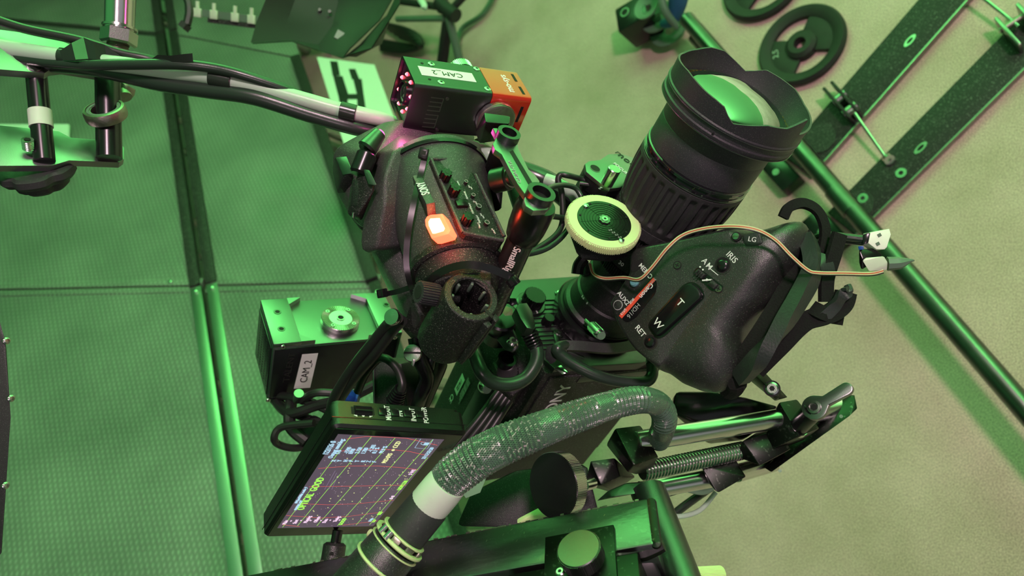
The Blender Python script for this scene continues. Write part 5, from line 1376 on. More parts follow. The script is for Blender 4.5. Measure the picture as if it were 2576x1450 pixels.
for k in range(4): b.use('steel').disc(.0024, .0095, .0108, 18, MR_ @ RZ(45 + 90 * k) @ T(.0175, 0, 0)); b.use('hole').disc(.001, .0108, .0109, 6, MR_ @ RZ(45 + 90 * k) @ T(.0175, 0, 0))
t.add('rosette', b, 'silver toothed rosette')
def sideM(px, py): q = loc(MCb, px, py, 1, -.0012); return q
l4 = [sideM(*q) for q in ((760, 892), (800, 889), (780, 975), (739, 978))]
b = t.mb('label_white'); Ms_ = Matrix(((1, 0, 0, 0), (0, 0, -1, -.0013), (0, 1, 0, 0), (0, 0, 0, 1)))
pl_ = [(p.x, p.z) for p in l4]
if area2(pl_) < 0: pl_.reverse()
b.prism(pl_, 0, .0004, M=Ms_)
u_ = (l4[0] + l4[1]) / 2 - (l4[3] + l4[2]) / 2; aa = math.degrees(math.atan2(u_.z, u_.x)); cc = sum(l4, V((0, 0, 0))) / 4
b.use('ink').text('CAM_2', .0120, Ms_ @ T(cc.x, cc.z, .0005) @ RZ(aa), 0, .95); t.add('name_label', b, 'white printed label')
b = t.mb('cable_thin'); q = sideM(728, 925); b.text('TALENT', .0105, Ms_ @ T(q.x, q.z, .0002) @ RZ(aa), 0, 1.2)
t.add('engraved_lettering', b)
for (x_, y_) in ((712, 873), (675, 1007), (993, 849)):
    q = sideM(x_, y_); b = t.mb(); b.screw(Ms_ @ T(q.x, q.z, 0), .0030, .0012); t.add('screw', b)
b = t.mb('hole')
for i in range(16):
    for j in range(5): b.box(-.0014, -.00125, .010 + j * .012, .0125 + j * .012, -.016 - i * .004, -.0145 - i * .004)
t.add('grille', b)
# cables by the box
def cab(name, label, pts, r, m='cable_thin', cat='cable', parts=None, group=None, n=12):
    b = MB().use(m); b.tube([P(*p) for p in pts], r, n, 8)
    return one(name, b, label, cat, group)
cab('black_cable', 'thick black cable from the viewfinder over the labelled box, upper of two', [(1000, 800, .60), (978, 815, .62), (940, 860, .64), (900, 910, .66), (862, 965, .68), (838, 1010, .70), (826, 1060, .73)], .0052)
cab('black_cable', 'thick black cable beside the first one over the labelled box, lower of two', [(1012, 806, .61), (985, 835, .625), (945, 890, .645), (905, 935, .665), (868, 985, .69), (850, 1020, .71), (842, 1070, .74)], .0050)
b = MB().use('steel'); b.lathe([(.0072, 0), (.0075, .002), (.0068, .004), (0, .0046)], 24, axf(P(990, 799, .60), P(990, 799, .60) + V((-.35, .2, .9)) * .01)); b.use('steel_dark').cyl(P(990, 799, .60), P(1004, 806, .615), .0045, 16)
one('round_pin', b, 'flat round metal pin head at the end of the black cables by the viewfinder', 'pin')
t = Thing('coiled_plug_lead', 'black lead curving over to a ribbed plug behind the monitor', 'plug lead', P(1000, 980, .68))
b = t.cb('cable_thin'); b.tube([P(900, 985, .72), P(920, 940, .70), P(950, 905, .69), (P(975, 905, .68)), P(1000, 930, .675), P(1012, 965, .67), P(1008, 985, .67)], .0042, 12, 8); t.add('lead', b)
M_ = axf(P(1008, 978, .67), P(985, 1030, .69)); b = MB(M_).use('plastic_smooth')
for k in range(6): b.lathe([(.0062 + .0005 * k, .0034 * k), (.0068 + .0005 * k, .0034 * k + .0012), (.0054 + .0005 * k, .0034 * k + .0024)], 20)
b.lathe([(.005, 0), (.0075, .024)], 16); t.add('ribbed_relief', b)
# grey bracket plate + dark mass between box and body
t = Thing('mounting_plate', 'upright dark mounting plate between the labelled box and the camera body', 'mounting plate', P(980, 980, .76))
b = t.cb('plastic'); hull(b, [(935, 900, .74), (1010, 915, .735), (1035, 1075, .735), (940, 1075, .74), (960, 930, .80), (1000, 1070, .80), (1070, 900, .79), (1080, 1060, .79)], .002); t.add('plate', b)
b = t.cb('steel_dark'); b.cyl(P(940, 925, .738), P(942, 1040, .738), .0010, 8); t.add('bright_edge', b)
t = Thing('quick_release_stem', 'dark jointed bracket stem behind the open clamp tube', 'bracket', P(1080, 940, .74))
b = t.cb('plastic_smooth'); hull(b, [(1060, 870, .70), (1110, 890, .70), (1130, 920, .72), (1075, 1040, .76), (1040, 1045, .76), (1052, 930, .72), (1080, 900, .78), (1060, 1030, .80)], .003); t.add('stem', b)
b = t.cb('plastic_smooth'); b.tube([P(1045, 850, .68), P(1055, 900, .68), P(1075, 950, .69), P(1062, 990, .70), P(1050, 1030, .73)], .0075, 12); b.tube([P(1090, 860, .69), P(1080, 920, .69), P(1068, 970, .70)], .006, 12); t.add('fork', b)
M_ = axf(P(1040, 890, .67), P(1030, 884, .655)); b = MB(M_).use('steel'); b.lathe([(.0085, 0), (.0088, .003), (.0080, .0045), (0, .0050)], 28); b.use('hole').box(-.008, .008, -.0009, .0009, .0048, .0052); t.add('slotted_screw', b)
b = t.cb('steel_dark'); hull(b, [(1037, 903, .66), (1046, 906, .66), (1040, 925, .66), (1034, 918, .66), (1040, 912, .668)], .0004); t.add('wing', b)
# cable tangle behind the box, blue ties
t = Thing('cable_tangle', 'tangle of black cables with a bright blue tie, behind the monitor top edge', 'cable tangle', P(790, 1040, .80))
for pts, r in (([(690, 1005, .84), (730, 1040, .80), (800, 1020, .79), (880, 1000, .78), (960, 960, .78)], .006), ([(700, 995, .83), (760, 1005, .80), (830, 1035, .79), (870, 1060, .80)], .005), ([(735, 1000, .82), (728, 1050, .80), (735, 1080, .80), (770, 1110, .80)], .007), ([(700, 1000, .84), (720, 1030, .82), (790, 1060, .80), (830, 1070, .78)], .005), ([(760, 1010, .80), (790, 990, .78), (840, 990, .78), (905, 1000, .78)], .0045), ([(800, 1120, .82), (740, 1128, .80), (700, 1118, .79), (690, 1100, .78), (710, 1075, .78), (790, 1065, .77)], .0042)):
    b = t.cb('cable_thin'); b.tube([P(*p) for p in pts], r, 10, 8); t.add('cable_loop', b)
b = t.cb('plastic_smooth'); hull(b, [(735, 1065, .80), (790, 1040, .80), (830, 1060, .79), (760, 1130, .80), (740, 1110, .80), (790, 1090, .84)], .004); t.add('connector_body', b)
b = t.cb('tie_blue'); b.tube([P(850, 1000, .765), P(868, 994, .758), P(885, 1004, .765)], .0085, 10); b.tube([P(888, 1004, .765), P(902, 1006, .765)], .0075, 10); t.add('blue_tie', b, 'bright blue tie')
b = t.cb('steel'); b.cyl(P(748, 1006, .80), P(752, 990, .79), .0055, 14); t.add('connector_tip', b)
# dark cables running down behind the lettered side
for k in range(4):
    cab('down_cable', 'dark cable running down between the monitor and the camera side, number %s from the left' % ('one', 'two', 'three', 'four')[k] if False else ['leftmost', 'second', 'third', 'rightmost'][k] + ' of four dark cables running down between monitor and camera body', [(1255 + 9 * k, 985 + 8 * k, .75), (1200 + 10 * k, 1060 + 10 * k, .74), (1140 + 12 * k, 1130 + 12 * k, .735), (1080 + 14 * k, 1200 + 14 * k, .73)], .0042, group=None)

# ================================================================ SLEEVED CABLE BUNDLE AND BIG CONNECTOR
SP = [(1116, 1222, .560), (1150, 1190, .558), (1200, 1154, .556), (1270, 1118, .556), (1350, 1086, .560), (1440, 1052, .568), (1530, 1022, .580), (1600, 1007, .590), (1645, 1012, .600), (1668, 1036, .612), (1670, 1070, .625), (1655, 1110, .66)]
SRr = [.0145, .0156, .0158, .0152, .0140, .0124, .0112, .0106, .0104, .0102, .0100, .0096]
t = Thing('sleeved_cable', 'fat braided cable sleeve arching over the camera body to a white-taped connector', 'sleeved cable', P(1350, 1045, .56))
pts, rr = spline([P(*p) for p in SP], SRr, 14)
b = t.cb('sleeve_core'); b.tube(pts, [r_ * .94 for r_ in rr], 20, 0); t.add('core', b)
fr = frames(pts)
# arc length
sl_ = [0.]
for i in range(1, len(pts)): sl_.append(sl_[-1] + (pts[i] - pts[i - 1]).length)
Ltot = sl_[-1]
def samp(s_):
    s_ = max(0, min(Ltot, s_))
    for i in range(1, len(pts)):
        if sl_[i] >= s_: break
    f_ = (s_ - sl_[i - 1]) / max(1e-9, sl_[i] - sl_[i - 1])
    return pts[i - 1].lerp(pts[i], f_), fr[i - 1][0].lerp(fr[i][0], f_).normalized(), fr[i - 1][1].lerp(fr[i][1], f_).normalized(), rr[i - 1] * (1 - f_) + rr[i] * f_
NS = 54; STEP = .0018; rnb = random.Random(11)
for sgn in (1, -1):
    b = t.cb('sleeve_strand')
    nst = int(Ltot / STEP)
    for k in range(NS):
        b.use('sleeve_strand')
        vs = []
        for i in range(nst):
            s_ = i * STEP; c_, fx, fy, r_ = samp(s_)
            ph = 2 * PI * k / NS + sgn * s_ / .0185 * .62
            wv = math.sin((ph * NS / 2) * 2 * 1.0 + (0 if sgn == 1 else PI)) * .0006
            rad_ = r_ + wv
            d_ = fx * math.cos(ph) + fy * math.sin(ph)
            tg = (fx * -math.sin(ph) + fy * math.cos(ph))
            for (u_, h_) in ((-.0007, 0), (-.00035, .0006), (.00035, .0006), (.0007, 0)): vs.append(c_ + d_ * (rad_ + h_) + tg * u_)
        fs = [(i * 4 + j, i * 4 + j + 1, (i + 1) * 4 + j + 1, (i + 1) * 4 + j) for i in range(nst - 1) for j in range(3)]
        b.raw(vs, fs); b.use('sleeve_fleck'); fi = b.cur; base = len(b.m) - len(fs)
        for i in range(nst - 1):
            if rnb.random() < .10 * (1 - i / nst) ** 2 + .012:
                for j in range(3):
                    b.m[base + 3 * i + j] = fi
        b.use('sleeve_strand')
    t.add('braid', b)
b = t.cb('tape_white'); b.tube([P(1128, 1213, .558), P(1112, 1232, .560), P(1090, 1258, .563), P(1068, 1282, .566)], [.0158, .0165, .0166, .0160], 32, 4)
t.add('white_tape', b, 'white tape wrapped round the end')
b = t.cb('chrome'); b.tube([P(1112, 1180, .556), P(1120, 1168, .552), P(1132, 1166, .550)], .0028, 8); b.tube([P(1104, 1195, .555), P(1112, 1186, .553)], .004, 8); t.add('tie_head', b)
t = Thing('multicore_connector', 'big dark cylindrical cable connector with pale metal clamp rings at the bottom', 'connector', P(1000, 1370, .55))
A0, A1 = P(1085, 1265, .566), P(905, 1480, .555)
M_ = axf(A0, A1); LL = (A1 - A0).length
b = MB(M_).use('rubber'); b.lathe([(.0145, .0), (.0168, .002), (.0172, .004), (.0175, LL * .42), (.0165, LL * .46)], 48); t.add('boot', b)
b = MB(M_).use('grip_black'); b.lathe([(.0195, LL * .50), (.0212, LL * .53), (.0222, LL * .78), (.0222, LL * 1.1)], 48); t.add('shell', b)
b = MB(M_).use('gear_white'); b.ringl(.0170, .0202, LL * .375, LL * .40, 48, None, .001); b.ringl(.0190, .0228, LL * .44, LL * .475, 48, None, .001); b.ringl(.0195, .0222, LL * .515, LL * .53, 48, None, .0006); b.ringl(.0195, .0235, LL * .70, LL * .73, 48, None, .001) ; t.add('metal_rings', b, 'pale metal clamp rings')
for k, a_ in enumerate((40, 60, 190, 215)):
    b = MB(M_).use('steel'); b.cyl(RZ(a_) @ V((.0205, 0, LL * .385)), RZ(a_) @ V((.0215, 0, LL * .465)), .0028, 12); t.add('clamp_screw', b)
b = MB(M_).use('steel_rough')
for a_ in (-60, -20, 20): b.box(.0185, .0205, -.004, .004, LL * .39, LL * .46, .001, M=RZ(a_))
t.add('clamp_bridges', b)
cab('yellow_cable', 'yellow-green cable end showing under the monitor beside the connector', [(930, 1342, .60), (950, 1352, .595), (975, 1350, .59), (1010, 1335, .60)], .0038, 'wire_cream')
b = MB().use('label_white'); Mq = frame(P(1195, 1215, .62), V((.85, .5, 0)), V((-.5, .85, .1)))
o_ = [loc(Mq, *q) for q in ((1155, 1230), (1172, 1254), (1208, 1240), (1226, 1196), (1222, 1182), (1180, 1188))]; o_ = [(q.x, q.y) for q in o_]
if area2(o_) < 0: o_.reverse()
b = MB(Mq).use('label_white'); b.prism(o_, -.0006, 0); b.use('ink').text('QTA 1001', .0100, T(loc(Mq, 1188, 1212).x, loc(Mq, 1188, 1212).y, .0001) @ RZ(2), -.01, .8)
one('paper_tag', b, 'white paper tag with handwriting peeking out behind the braided sleeve', 'tag')

# ================================================================ BOTTOM ARM (square tube) WITH KNOBS
t = Thing('crane_beam', 'scratched black square metal arm crossing the bottom edge, with a round knob', 'beam', P(1400, 1380, .57))
Mj = frame(P(1060, 1362, .600), P(1610, 1256, .555) - P(1060, 1362, .600), P(1610, 1256, .555) - P(1666, 1366, .515))
def jl(px, py, z=0.): q = loc(Mj, px, py, 2, z); return q
x1_ = (jl(1612, 1256).x + jl(1664, 1366).x) / 2; yT = 0.; yB = jl(1508, 1407).y; yB2 = jl(1664, 1366).y
print('JIB', x1_, yB, yB2, Mj.col[2][:3])
b = MB(Mj).use('anod_brushed'); b.box(-.30, x1_, yB2, yT, -.045, 0, .0022); t.add('square_tube', b)
b = MB(Mj).use('steel_rough')
rn = random.Random(3)
for k in range(70):
    x_ = rn.uniform(-.15, x1_ - .004); L_ = rn.uniform(.001, .005); b.box(x_, x_ + L_, yT - .0012, yT - .0004 + rn.uniform(-.0004, .0006), -.0006, .0001)
for k in range(36):
    x_ = rn.uniform(-.10, x1_ - .006); y_ = rn.uniform(yB2, yT); b.box(-.0002, .0002, -.001, .001, 0, .00008, M=T(x_, y_, 0) @ RZ(rn.uniform(-50, 20)))
t.add('scratches', b, 'bare metal scratches')
b = MB(Mj).use('anod_worn')
for k in range(26):
    f_ = k / 25; b.lathe([(.0042, -.0012), (.0036, .001), (0, .0016)], 12, T(x1_ + .0015, yT - .004 + (yB2 - yT + .006) * f_, -.002) @ RX(20))
t.add('weld_bead', b)
b = t.cb('anod_worn'); b.tube([P(1470, 1402, .53), P(1560, 1396, .53), P(1620, 1385, .528), P(1668, 1368, .525)], [.004, .007, .008, .006], 10); t.add('weld_blob', b)
# vertical round post at the right end
b = t.cb('anod'); b.cyl(P(1630, 1235, .60), P(1730, 1500, .53), .0150, 40); t.add('round_post', b)
b = t.cb('plastic_smooth'); hull(b, [(1520, 1400, .535), (1640, 1385, .53), (1690, 1500, .52), (1580, 1500, .525), (1560, 1400, .56), (1650, 1480, .57)], .004); t.add('lower_socket', b)
# top flange over the post
b = t.cb('anod'); hull(b, [(1500, 1262, .60), (1530, 1235, .60), (1575, 1215, .60), (1622, 1212, .60), (1640, 1236, .595), (1600, 1243, .59), (1540, 1252, .59), (1520, 1250, .63), (1600, 1230, .64)], .0015); t.add('pivot_flange', b)
# round flat knob on the arm
Mk = Mj @ T(0, 0, .0)
qk = jl(1455, 1380, .022)
b = MB(Mj).use('anod_brushed'); b.gear(.0158, .0164, .010, .0215, 80, T(qk.x, qk.y, 0), .5); b.use('anod').disc(.0160, .0215, .0225, 60, T(qk.x, qk.y, 0), .0006); b.use('plastic_smooth').disc(.007, -.002, .011, 24, T(qk.x, qk.y, 0)); t.add('thumb_knob', b, 'round knurled knob with a smooth green-lit face')
b = MB(Mj).use('anod_worn'); q0 = jl(1375, 1400); q1 = jl(1570, 1450); b.box(q0.x, q0.x + .055, yB2 - .030, yB2 + .020, -.004, .005, .0008); b.box(q0.x - .030, x1_ - .012, yB2 - .060, yB2 - .006, -.03, .002, .001); t.add('clamp_plate', b)
qs = jl(1409, 1440, .005); b = MB(Mj); b.screw(T(qs.x, qs.y, .005), .0036, .0015); t.add('screw', b)
qs = jl(888, 1434, .004); b = MB(Mj).use('gear_white'); b.prism([(qs.x + p[0], qs.y + p[1]) for p in rrect(-.010, .010, -.012, .007, .004)], 0, .002); b.screw(T(qs.x, qs.y, .002), .0042, .003); t.add('small_lug', b)
M_ = axf(P(1750, 1446, .54), P(1790, 1450, .55)); b = MB(axf(P(1745, 1450, .55), P(1820, 1446, .56))).use('gear_white'); b.gear(.0062, .0068, 0, .026, 40, None, .5, .0008)
one('knurled_screw', b, 'pale knurled thumbscrew poking in at the bottom edge right of the arm', 'thumbscrew')
# large black knob wheel standing beside
Ma_, Mb_ = P(1385, 1225, .600), P(1440, 1215, .615)
M_ = axf(P(1392, 1222, .585), P(1480, 1207, .615)); 
t = Thing('tension_knob', 'large black knob wheel with a knurled silver-green rim, below the camera body', 'knob', M_)
b = MB(M_).use('steel'); b.gear(.0268, .0273, .0, .0115, 110, None, .5); b.use('plastic_smooth'); b.disc(.0266, -.0012, .0, 60); t.add('wheel', b)
b = MB(M_).use('plastic_smooth'); b.lathe([(.0115, .0115), (.0115, .022), (.010, .024)], 30); b.use('steel').disc(.0055, .024, .036, 24); t.add('shaft', b)

# ================================================================ SLIDING BASE: rods, threaded rod, blocks
t = Thing('sliding_base', 'sliding camera base with two bright steel rods, a threaded rod and black blocks', 'sliding base', P(1700, 1150, .70))
def rod(nm, a_, c_, r, m='chrome'):
    b = t.cb(m); b.cyl(P(*a_), P(*c_), r, 36, .0008); return t.add(nm, b)
rod('steel_rod', (1600, 1112, .655), (1965, 1053, .705), .0098); rod('steel_rod', (1990, 1050, .71), (2120, 1026, .735), .0098)
rod('steel_rod', (1610, 1236, .690), (1800, 1202, .715), .0092); rod('steel_rod', (1850, 1192, .72), (1945, 1165, .745), .0092)
A0, A1 = P(1615, 1187, .665), P(1872, 1133, .715); M_ = axf(A0, A1); Lt = (A1 - A0).length
pr = []
nth = 34
for k in range(nth): 
    z = Lt * k / nth; pr += [(.0078, z), (.0092, z + Lt / nth * .35), (.0092, z + Lt / nth * .5), (.0078, z + Lt / nth * .9)]
b = MB(M_).use('steel'); b.lathe(pr, 28); t.add('threaded_rod', b, 'bright threaded rod')
def blk(nm, pts, m='anod_worn', bv=.0012, lab=None):
    b = t.cb(m); hull(b, pts, bv); return t.add(nm, b, lab)
# left block: L shape
blk('front_block', [(1548, 1078, .655), (1612, 1070, .665), (1657, 1150, .645), (1594, 1172, .625), (1535, 1105, .66), (1525, 1120, .70), (1600, 1195, .66), (1640, 1185, .67), (1580, 1190, .645)])
blk('front_block', [(1485, 1160, .665), (1546, 1152, .668), (1560, 1200, .662), (1512, 1222, .655), (1470, 1220, .70), (1540, 1240, .70), (1600, 1200, .70)])
b = t.cb('chrome'); b.cyl(P(1470, 1222, .625), P(1492, 1216, .633), .0052, 20); t.add('pin', b)
# middle block on upper rod with the clamp lever
blk('slide_block', [(1960, 1012, .700), (2005, 1004, .71), (2062, 1078, .695), (2012, 1098, .680), (1958, 1030, .71), (1935, 1060, .72), (1905, 1150, .71), (1945, 1135, .70), (2020, 1110, .72)])
blk('slide_block', [(1868, 1110, .70), (1950, 1080, .71), (1990, 1130, .70), (1912, 1172, .69), (1850, 1150, .71), (1900, 1090, .75), (1960, 1150, .74)])
blk('slide_block', [(1762, 1170, .70), (1850, 1155, .71), (1877, 1200, .70), (1805, 1242, .69), (1782, 1215, .70), (1770, 1185, .74), (1860, 1200, .74)])
# end plate
blk('end_plate', [(2150, 990, .725), (2158, 1028, .715), (2138, 1048, .71), (1940, 1190, .715), (1922, 1178, .725), (2080, 1050, .735), (2100, 1012, .735), (2120, 1000, .74), (1940, 1160, .76), (2120, 1040, .76)], 'anod_worn', .0015)
for (x_, y_) in ((1962, 1185), (2116, 1048)):
    b = t.cb('steel'); b.disc(.0018, 0, .001, 10, axf(P(x_, y_, .708), P(x_, y_, .70))); t.add('pin_head', b)
# upper dovetail rail with screw
blk('top_rail', [(1880, 925, .68), (1905, 915, .69), (1982, 1000, .69), (1960, 1003, .68), (1870, 945, .72), (1950, 1010, .72)], 'anod_worn', .001)
b = t.cb('steel_dark'); M_ = axf(P(1942, 978, .68), P(1944, 976, .66)); b = MB(M_); b.use('hole').disc(.0078, -.002, .0004, 28); b.screw(T(0, 0, .0004), .0062, .002); t.add('rail_screw', b)
blk('dark_carriage', [(1700, 985, .72), (1800, 985, .72), (1880, 1000, .72), (1960, 1020, .73), (1870, 1110, .73), (1740, 1060, .72), (1690, 1040, .72), (1780, 1120, .78), (1940, 1060, .78), (1690, 1000, .78)], 'plastic_smooth', .004)
# clamp lever
M_ = axf(P(2008, 1075, .690), P(2050, 1027, .665)); Lh = (P(2008, 1075, .690) - P(2050, 1027, .665)).length
b = MB(M_).use('steel'); b.disc(.0098, -.004, .0, 28); b.use('plastic_smooth').lathe([(.0078, 0), (.0090, .003), (.0100, Lh)], 28); t.add('lever_hub', b)
b = t.cb('anod'); Ml = frame(P(2050, 1027, .662), P(2142, 972, .650) - P(2050, 1027, .662), rz.cross(P(2142, 972, .650) - P(2050, 1027, .662))); Ll = (P(2142, 972, .650) - P(2050, 1027, .662)).length
zz = 1 if Ml.col[2][2] > 0 else -1
b = MB(Ml).use('anod_pale'); o_ = circ(0, 0, .0115, 16, 60, 300) + [(.012, -.0052), (Ll - .005, -.0058)] + circ(Ll - .005, 0, .0058, 8, -90, 90) + [(.012, .0052)]
b.prism(o_, -.003, .003, .001); t.add('lever_handle', b, 'green-lit lever handle')
b = MB(Ml).use('steel_dark'); b.lathe([(.0066, .003 * zz), (.0062, .0052 * zz), (.004, .0056 * zz), (.004, .004 * zz), (0, .004 * zz)], 24); b.use('hole').disc(.0028, .0045 * zz, .0047 * zz, 6); t.add('lever_screw', b)
for k, (pts, r, m_, lb) in enumerate((([(1660, 1262, .74), (1700, 1225, .74), (1770, 1235, .75), (1815, 1205, .76)], .0045, 'sheath_white', 'pale cable curling under the sliding base, thicker one'), ([(1665, 1285, .73), (1705, 1300, .73), (1760, 1285, .74), (1800, 1240, .75)], .0026, 'sheath_white', 'pale thin cable curling under the sliding base'), ([(1660, 1250, .76), (1720, 1230, .76), (1800, 1195, .78)], .0032, 'cable', 'dark cable crossing behind the pale ones under the sliding base'), ([(1672, 1315, .74), (1720, 1275, .75), (1790, 1225, .77), (1850, 1180, .79)], .0045, 'cable', 'thick dark cable under the sliding base, lowest of the bunch'))):
    cab('under_cable', lb, pts, r, m_)
# lower flat pieces under the camera body
b = MB().use('plastic'); hull(b, [(1300, 1180, .70), (1480, 1160, .70), (1520, 1320, .68), (1290, 1340, .68), (1140, 1330, .69), (1180, 1240, .70), (1400, 1250, .78), (1250, 1240, .78)], .006); one('base_housing', b, 'dark smooth housing under the camera body, behind the big knob', 'housing')
b = MB().use('gear_white'); hull(b, [(1300, 1306, .66), (1360, 1275, .66), (1440, 1268, .66), (1440, 1285, .66), (1330, 1300, .655), (1300, 1320, .655), (1400, 1290, .67)], .001); one('pale_strip', b, 'pale metal strip showing between the arm and the big knob', 'strip')

# ================================================================ LEFT: jib bearing plates, rods, cables
def plateM(pts, d0, d1):
    pass
t = Thing('jib_bracket', 'two green-lit metal plates joined by black rods with a bearing, at the left edge', 'bracket', P(150, 300, .70))
# lower plate
Ml = frame(P(20, 400, .66), P(310, 405, .72) - P(20, 400, .66), V((0.05, .70, -.55)))
print('JB', Ml.col[2][:3])
def pp(M, pts, z=0.):
    o_ = [loc(M, *q, 2, z) for q in pts]; o_ = [(q.x, q.y) for q in o_]
    if area2(o_) < 0: o_.reverse()
    return o_
b = MB(Ml).use('anod_pale'); zf = 1 if Ml.col[2][1] > 0 else -1
b.prism(pp(Ml, [(-60, 418), (120, 417), (133, 416), (175, 404), (300, 409), (312, 400), (313, 372), (303, 360), (245, 352), (178, 346), (148, 330), (0, 315), (-60, 312)]), -.0085 * zf if zf > 0 else 0, 0 if zf > 0 else .0085, .0006); t.add('lower_plate', b)
M2 = frame(P(20, 160, .66), P(300, 196, .72) - P(20, 160, .66), V((0.05, .70, -.55)))
b = MB(M2).use('anod_pale'); b.prism(pp(M2, [(-60, 170), (112, 184), (125, 176), (155, 172), (240, 186), (300, 196), (315, 190), (290, 160), (200, 120), (120, 90), (0, 74), (-60, 70)]), -.0085, 0, .0006); t.add('upper_plate', b)
b = MB(M2).use('steel'); q = loc(M2, 86, 168); b.disc(.0062, 0, .002, 24, T(q.x, q.y, 0)); t.add('plate_screw', b)
b = t.cb('plastic_smooth'); b.cyl(P(92, 195, .685), P(112, 405, .675), .0092, 30); t.add('thin_rod', b)
b = t.cb('tape_white'); b.cyl(P(99.9, 278, .681), P(103.9, 320, .679), .0102, 30); t.add('tape_band', b, 'white tape band round the thin rod')
b = t.cb('plastic_smooth'); b.cyl(P(271, 190, .715), P(275, 398, .705), .0118, 34); t.add('thick_rod', b)
MBr = axf(P(272, 288, .708), P(272.6, 270, .705), up=V((1, 0, 0))); MBr = axf(P(272, 300, .708), P(272, 300, .708) + V((.0, .74, .67)) * .1)
b = MB(MBr).use('steel_rough'); b.lathe([(.0145, .0), (.0190, .0015), (.0198, .0040), (.0198, .0095), (.0188, .0125), (.0165, .0130), (.0160, .0118), (.0120, .0118), (.0120, 0), (.0145, 0)], 48); t.add('bearing', b, 'steel ball bearing')
b = MB(MBr).use('grey_green'); b.lathe([(.0128, .0118), (.0158, .0118), (.0156, .0126), (.0130, .0126), (.0128, .0118)], 40); t.add('bearing_seal', b)
b = t.cb('steel_rough'); b.lathe([(.0095, 0), (.0105, .004), (.009, .010)], 24, axf(P(308, 236, .74), P(318, 216, .74))); b.cyl(P(300, 210, .74), P(312, 245, .735), .008, 16); t.add('bolt_end', b)
MG2 = axf(P(72, 376, .668), P(68, 345, .660)); b = MB(MG2).use('steel')
pr = []
for k in range(7): pr += [(.0044, .0016 * k), (.0051, .0016 * k + .0006), (.0051, .0016 * k + .0010)]
b.lathe(pr, 24); b.use('hole').disc(.0028, .0112, .0113, 6); t.add('set_screw', b, 'threaded set screw standing in the lower plate')
# star knob below the plate
MKb = axf(P(90, 418, .692), P(90, 418, .692) + V((0, -.80, -.60)) * .1); b = MB(MKb).use('rubber')
def kf(r, z, a): return (r * (1 - .12 * max(0, math.cos(a * 5)) ** 2), z)
b.lathe([(.030, 0), (.0335, .002), (.0340, .008), (.0310, .012), (.0250, .0145), (.0235, .020), (.0200, .023), (0, .023)], 96, None, kf); t.add('star_knob', b, 'black lobed knob under the lower plate')
# turnbuckle (big steel rod coming from the top)
t = Thing('steel_turnbuckle', 'shiny steel tube with a hex nut and thread, coming down from the top edge', 'turnbuckle', P(300, 90, .74))
A0, A1 = P(316, -420, .66), P(301, 68, .75); M_ = axf(A1, A0); b = MB(M_).use('chrome'); b.lathe([(.0150, 0), (.0150, .002), (.0145, .003), (.0145, (A1 - A0).length)], 40); t.add('tube', b)
M_ = axf(P(301, 74, .75), P(297, 118, .750)); b = MB(M_).use('steel'); b.lathe([(.0155, 0), (.0178, .002), (.0178, .0145), (.0155, .0165)], 6); b.disc(.0172, -.0025, .0, 36); t.add('hex_nut', b)
A0, A1 = P(298, 92, .752), P(294, 160, .756); M_ = axf(A0, A1); pr = []
for k in range(16): z = (A1 - A0).length * k / 16; pr += [(.0098, z), (.0110, z + .0008), (.0098, z + .0016)]
b = MB(M_).use('steel_rough'); b.lathe(pr, 24); t.add('thread', b)
# cables sweeping from the left edge to the viewfinder
t_ = 'long cable bundle from the left edge to the viewfinder'
cab('bundle_cable', 'thick dark cable, lowest of the bundle sweeping from the left edge to the viewfinder', [(-40, 148, .690), (100, 158, .685), (240, 172, .68), (400, 208, .68), (520, 226, .68), (640, 244, .68), (780, 288, .69), (900, 322, .70), (1010, 345, .72)], .0082, 'cable', n=20)
cab('bundle_cable', 'smooth green-lit cable running above the thick one from the left edge, bowed upwards', [(-40, 136, .675), (80, 152, .67), (200, 163, .665), (330, 162, .66), (450, 162, .66), (540, 172, .665), (620, 192, .67), (720, 226, .682), (800, 262, .70), (900, 298, .72)], .0050, 'cable', n=16)
cab('bundle_cable', 'black shiny cable at the top of the bundle, coming in at the upper left', [(-40, 38, .66), (60, 72, .665), (200, 102, .67), (300, 133, .675), (370, 148, .68), (430, 166, .69), (560, 206, .70), (700, 246, .70), (860, 300, .705)], .0045, 'cable_thin', n=16)
cab('bundle_cable', 'thin green-lit wire along the bundle underside, ending near the viewfinder head', [(400, 196, .69), (520, 212, .69), (640, 245, .69), (760, 290, .69), (880, 330, .70), (960, 352, .71)], .0022, 'cable', n=10)
t = Thing('white_sleeved_cable', 'white cable with black tape bands in the bundle from the left edge to the viewfinder', 'cable', P(400, 180, .67))
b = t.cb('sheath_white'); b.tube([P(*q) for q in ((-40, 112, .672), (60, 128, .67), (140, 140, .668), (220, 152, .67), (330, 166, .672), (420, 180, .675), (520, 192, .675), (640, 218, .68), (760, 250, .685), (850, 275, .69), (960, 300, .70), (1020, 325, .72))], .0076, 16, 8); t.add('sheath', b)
for (a_, c_) in (((152, 142, .668), (226, 153, .669)), ((528, 193, .674), (584, 205, .676)), ((856, 276, .688), (895, 286, .69))):
    b = t.cb('tape_black'); b.cyl(P(*a_), P(*c_), .0083, 18, .0004); t.add('tape_band', b, 'black tape band')
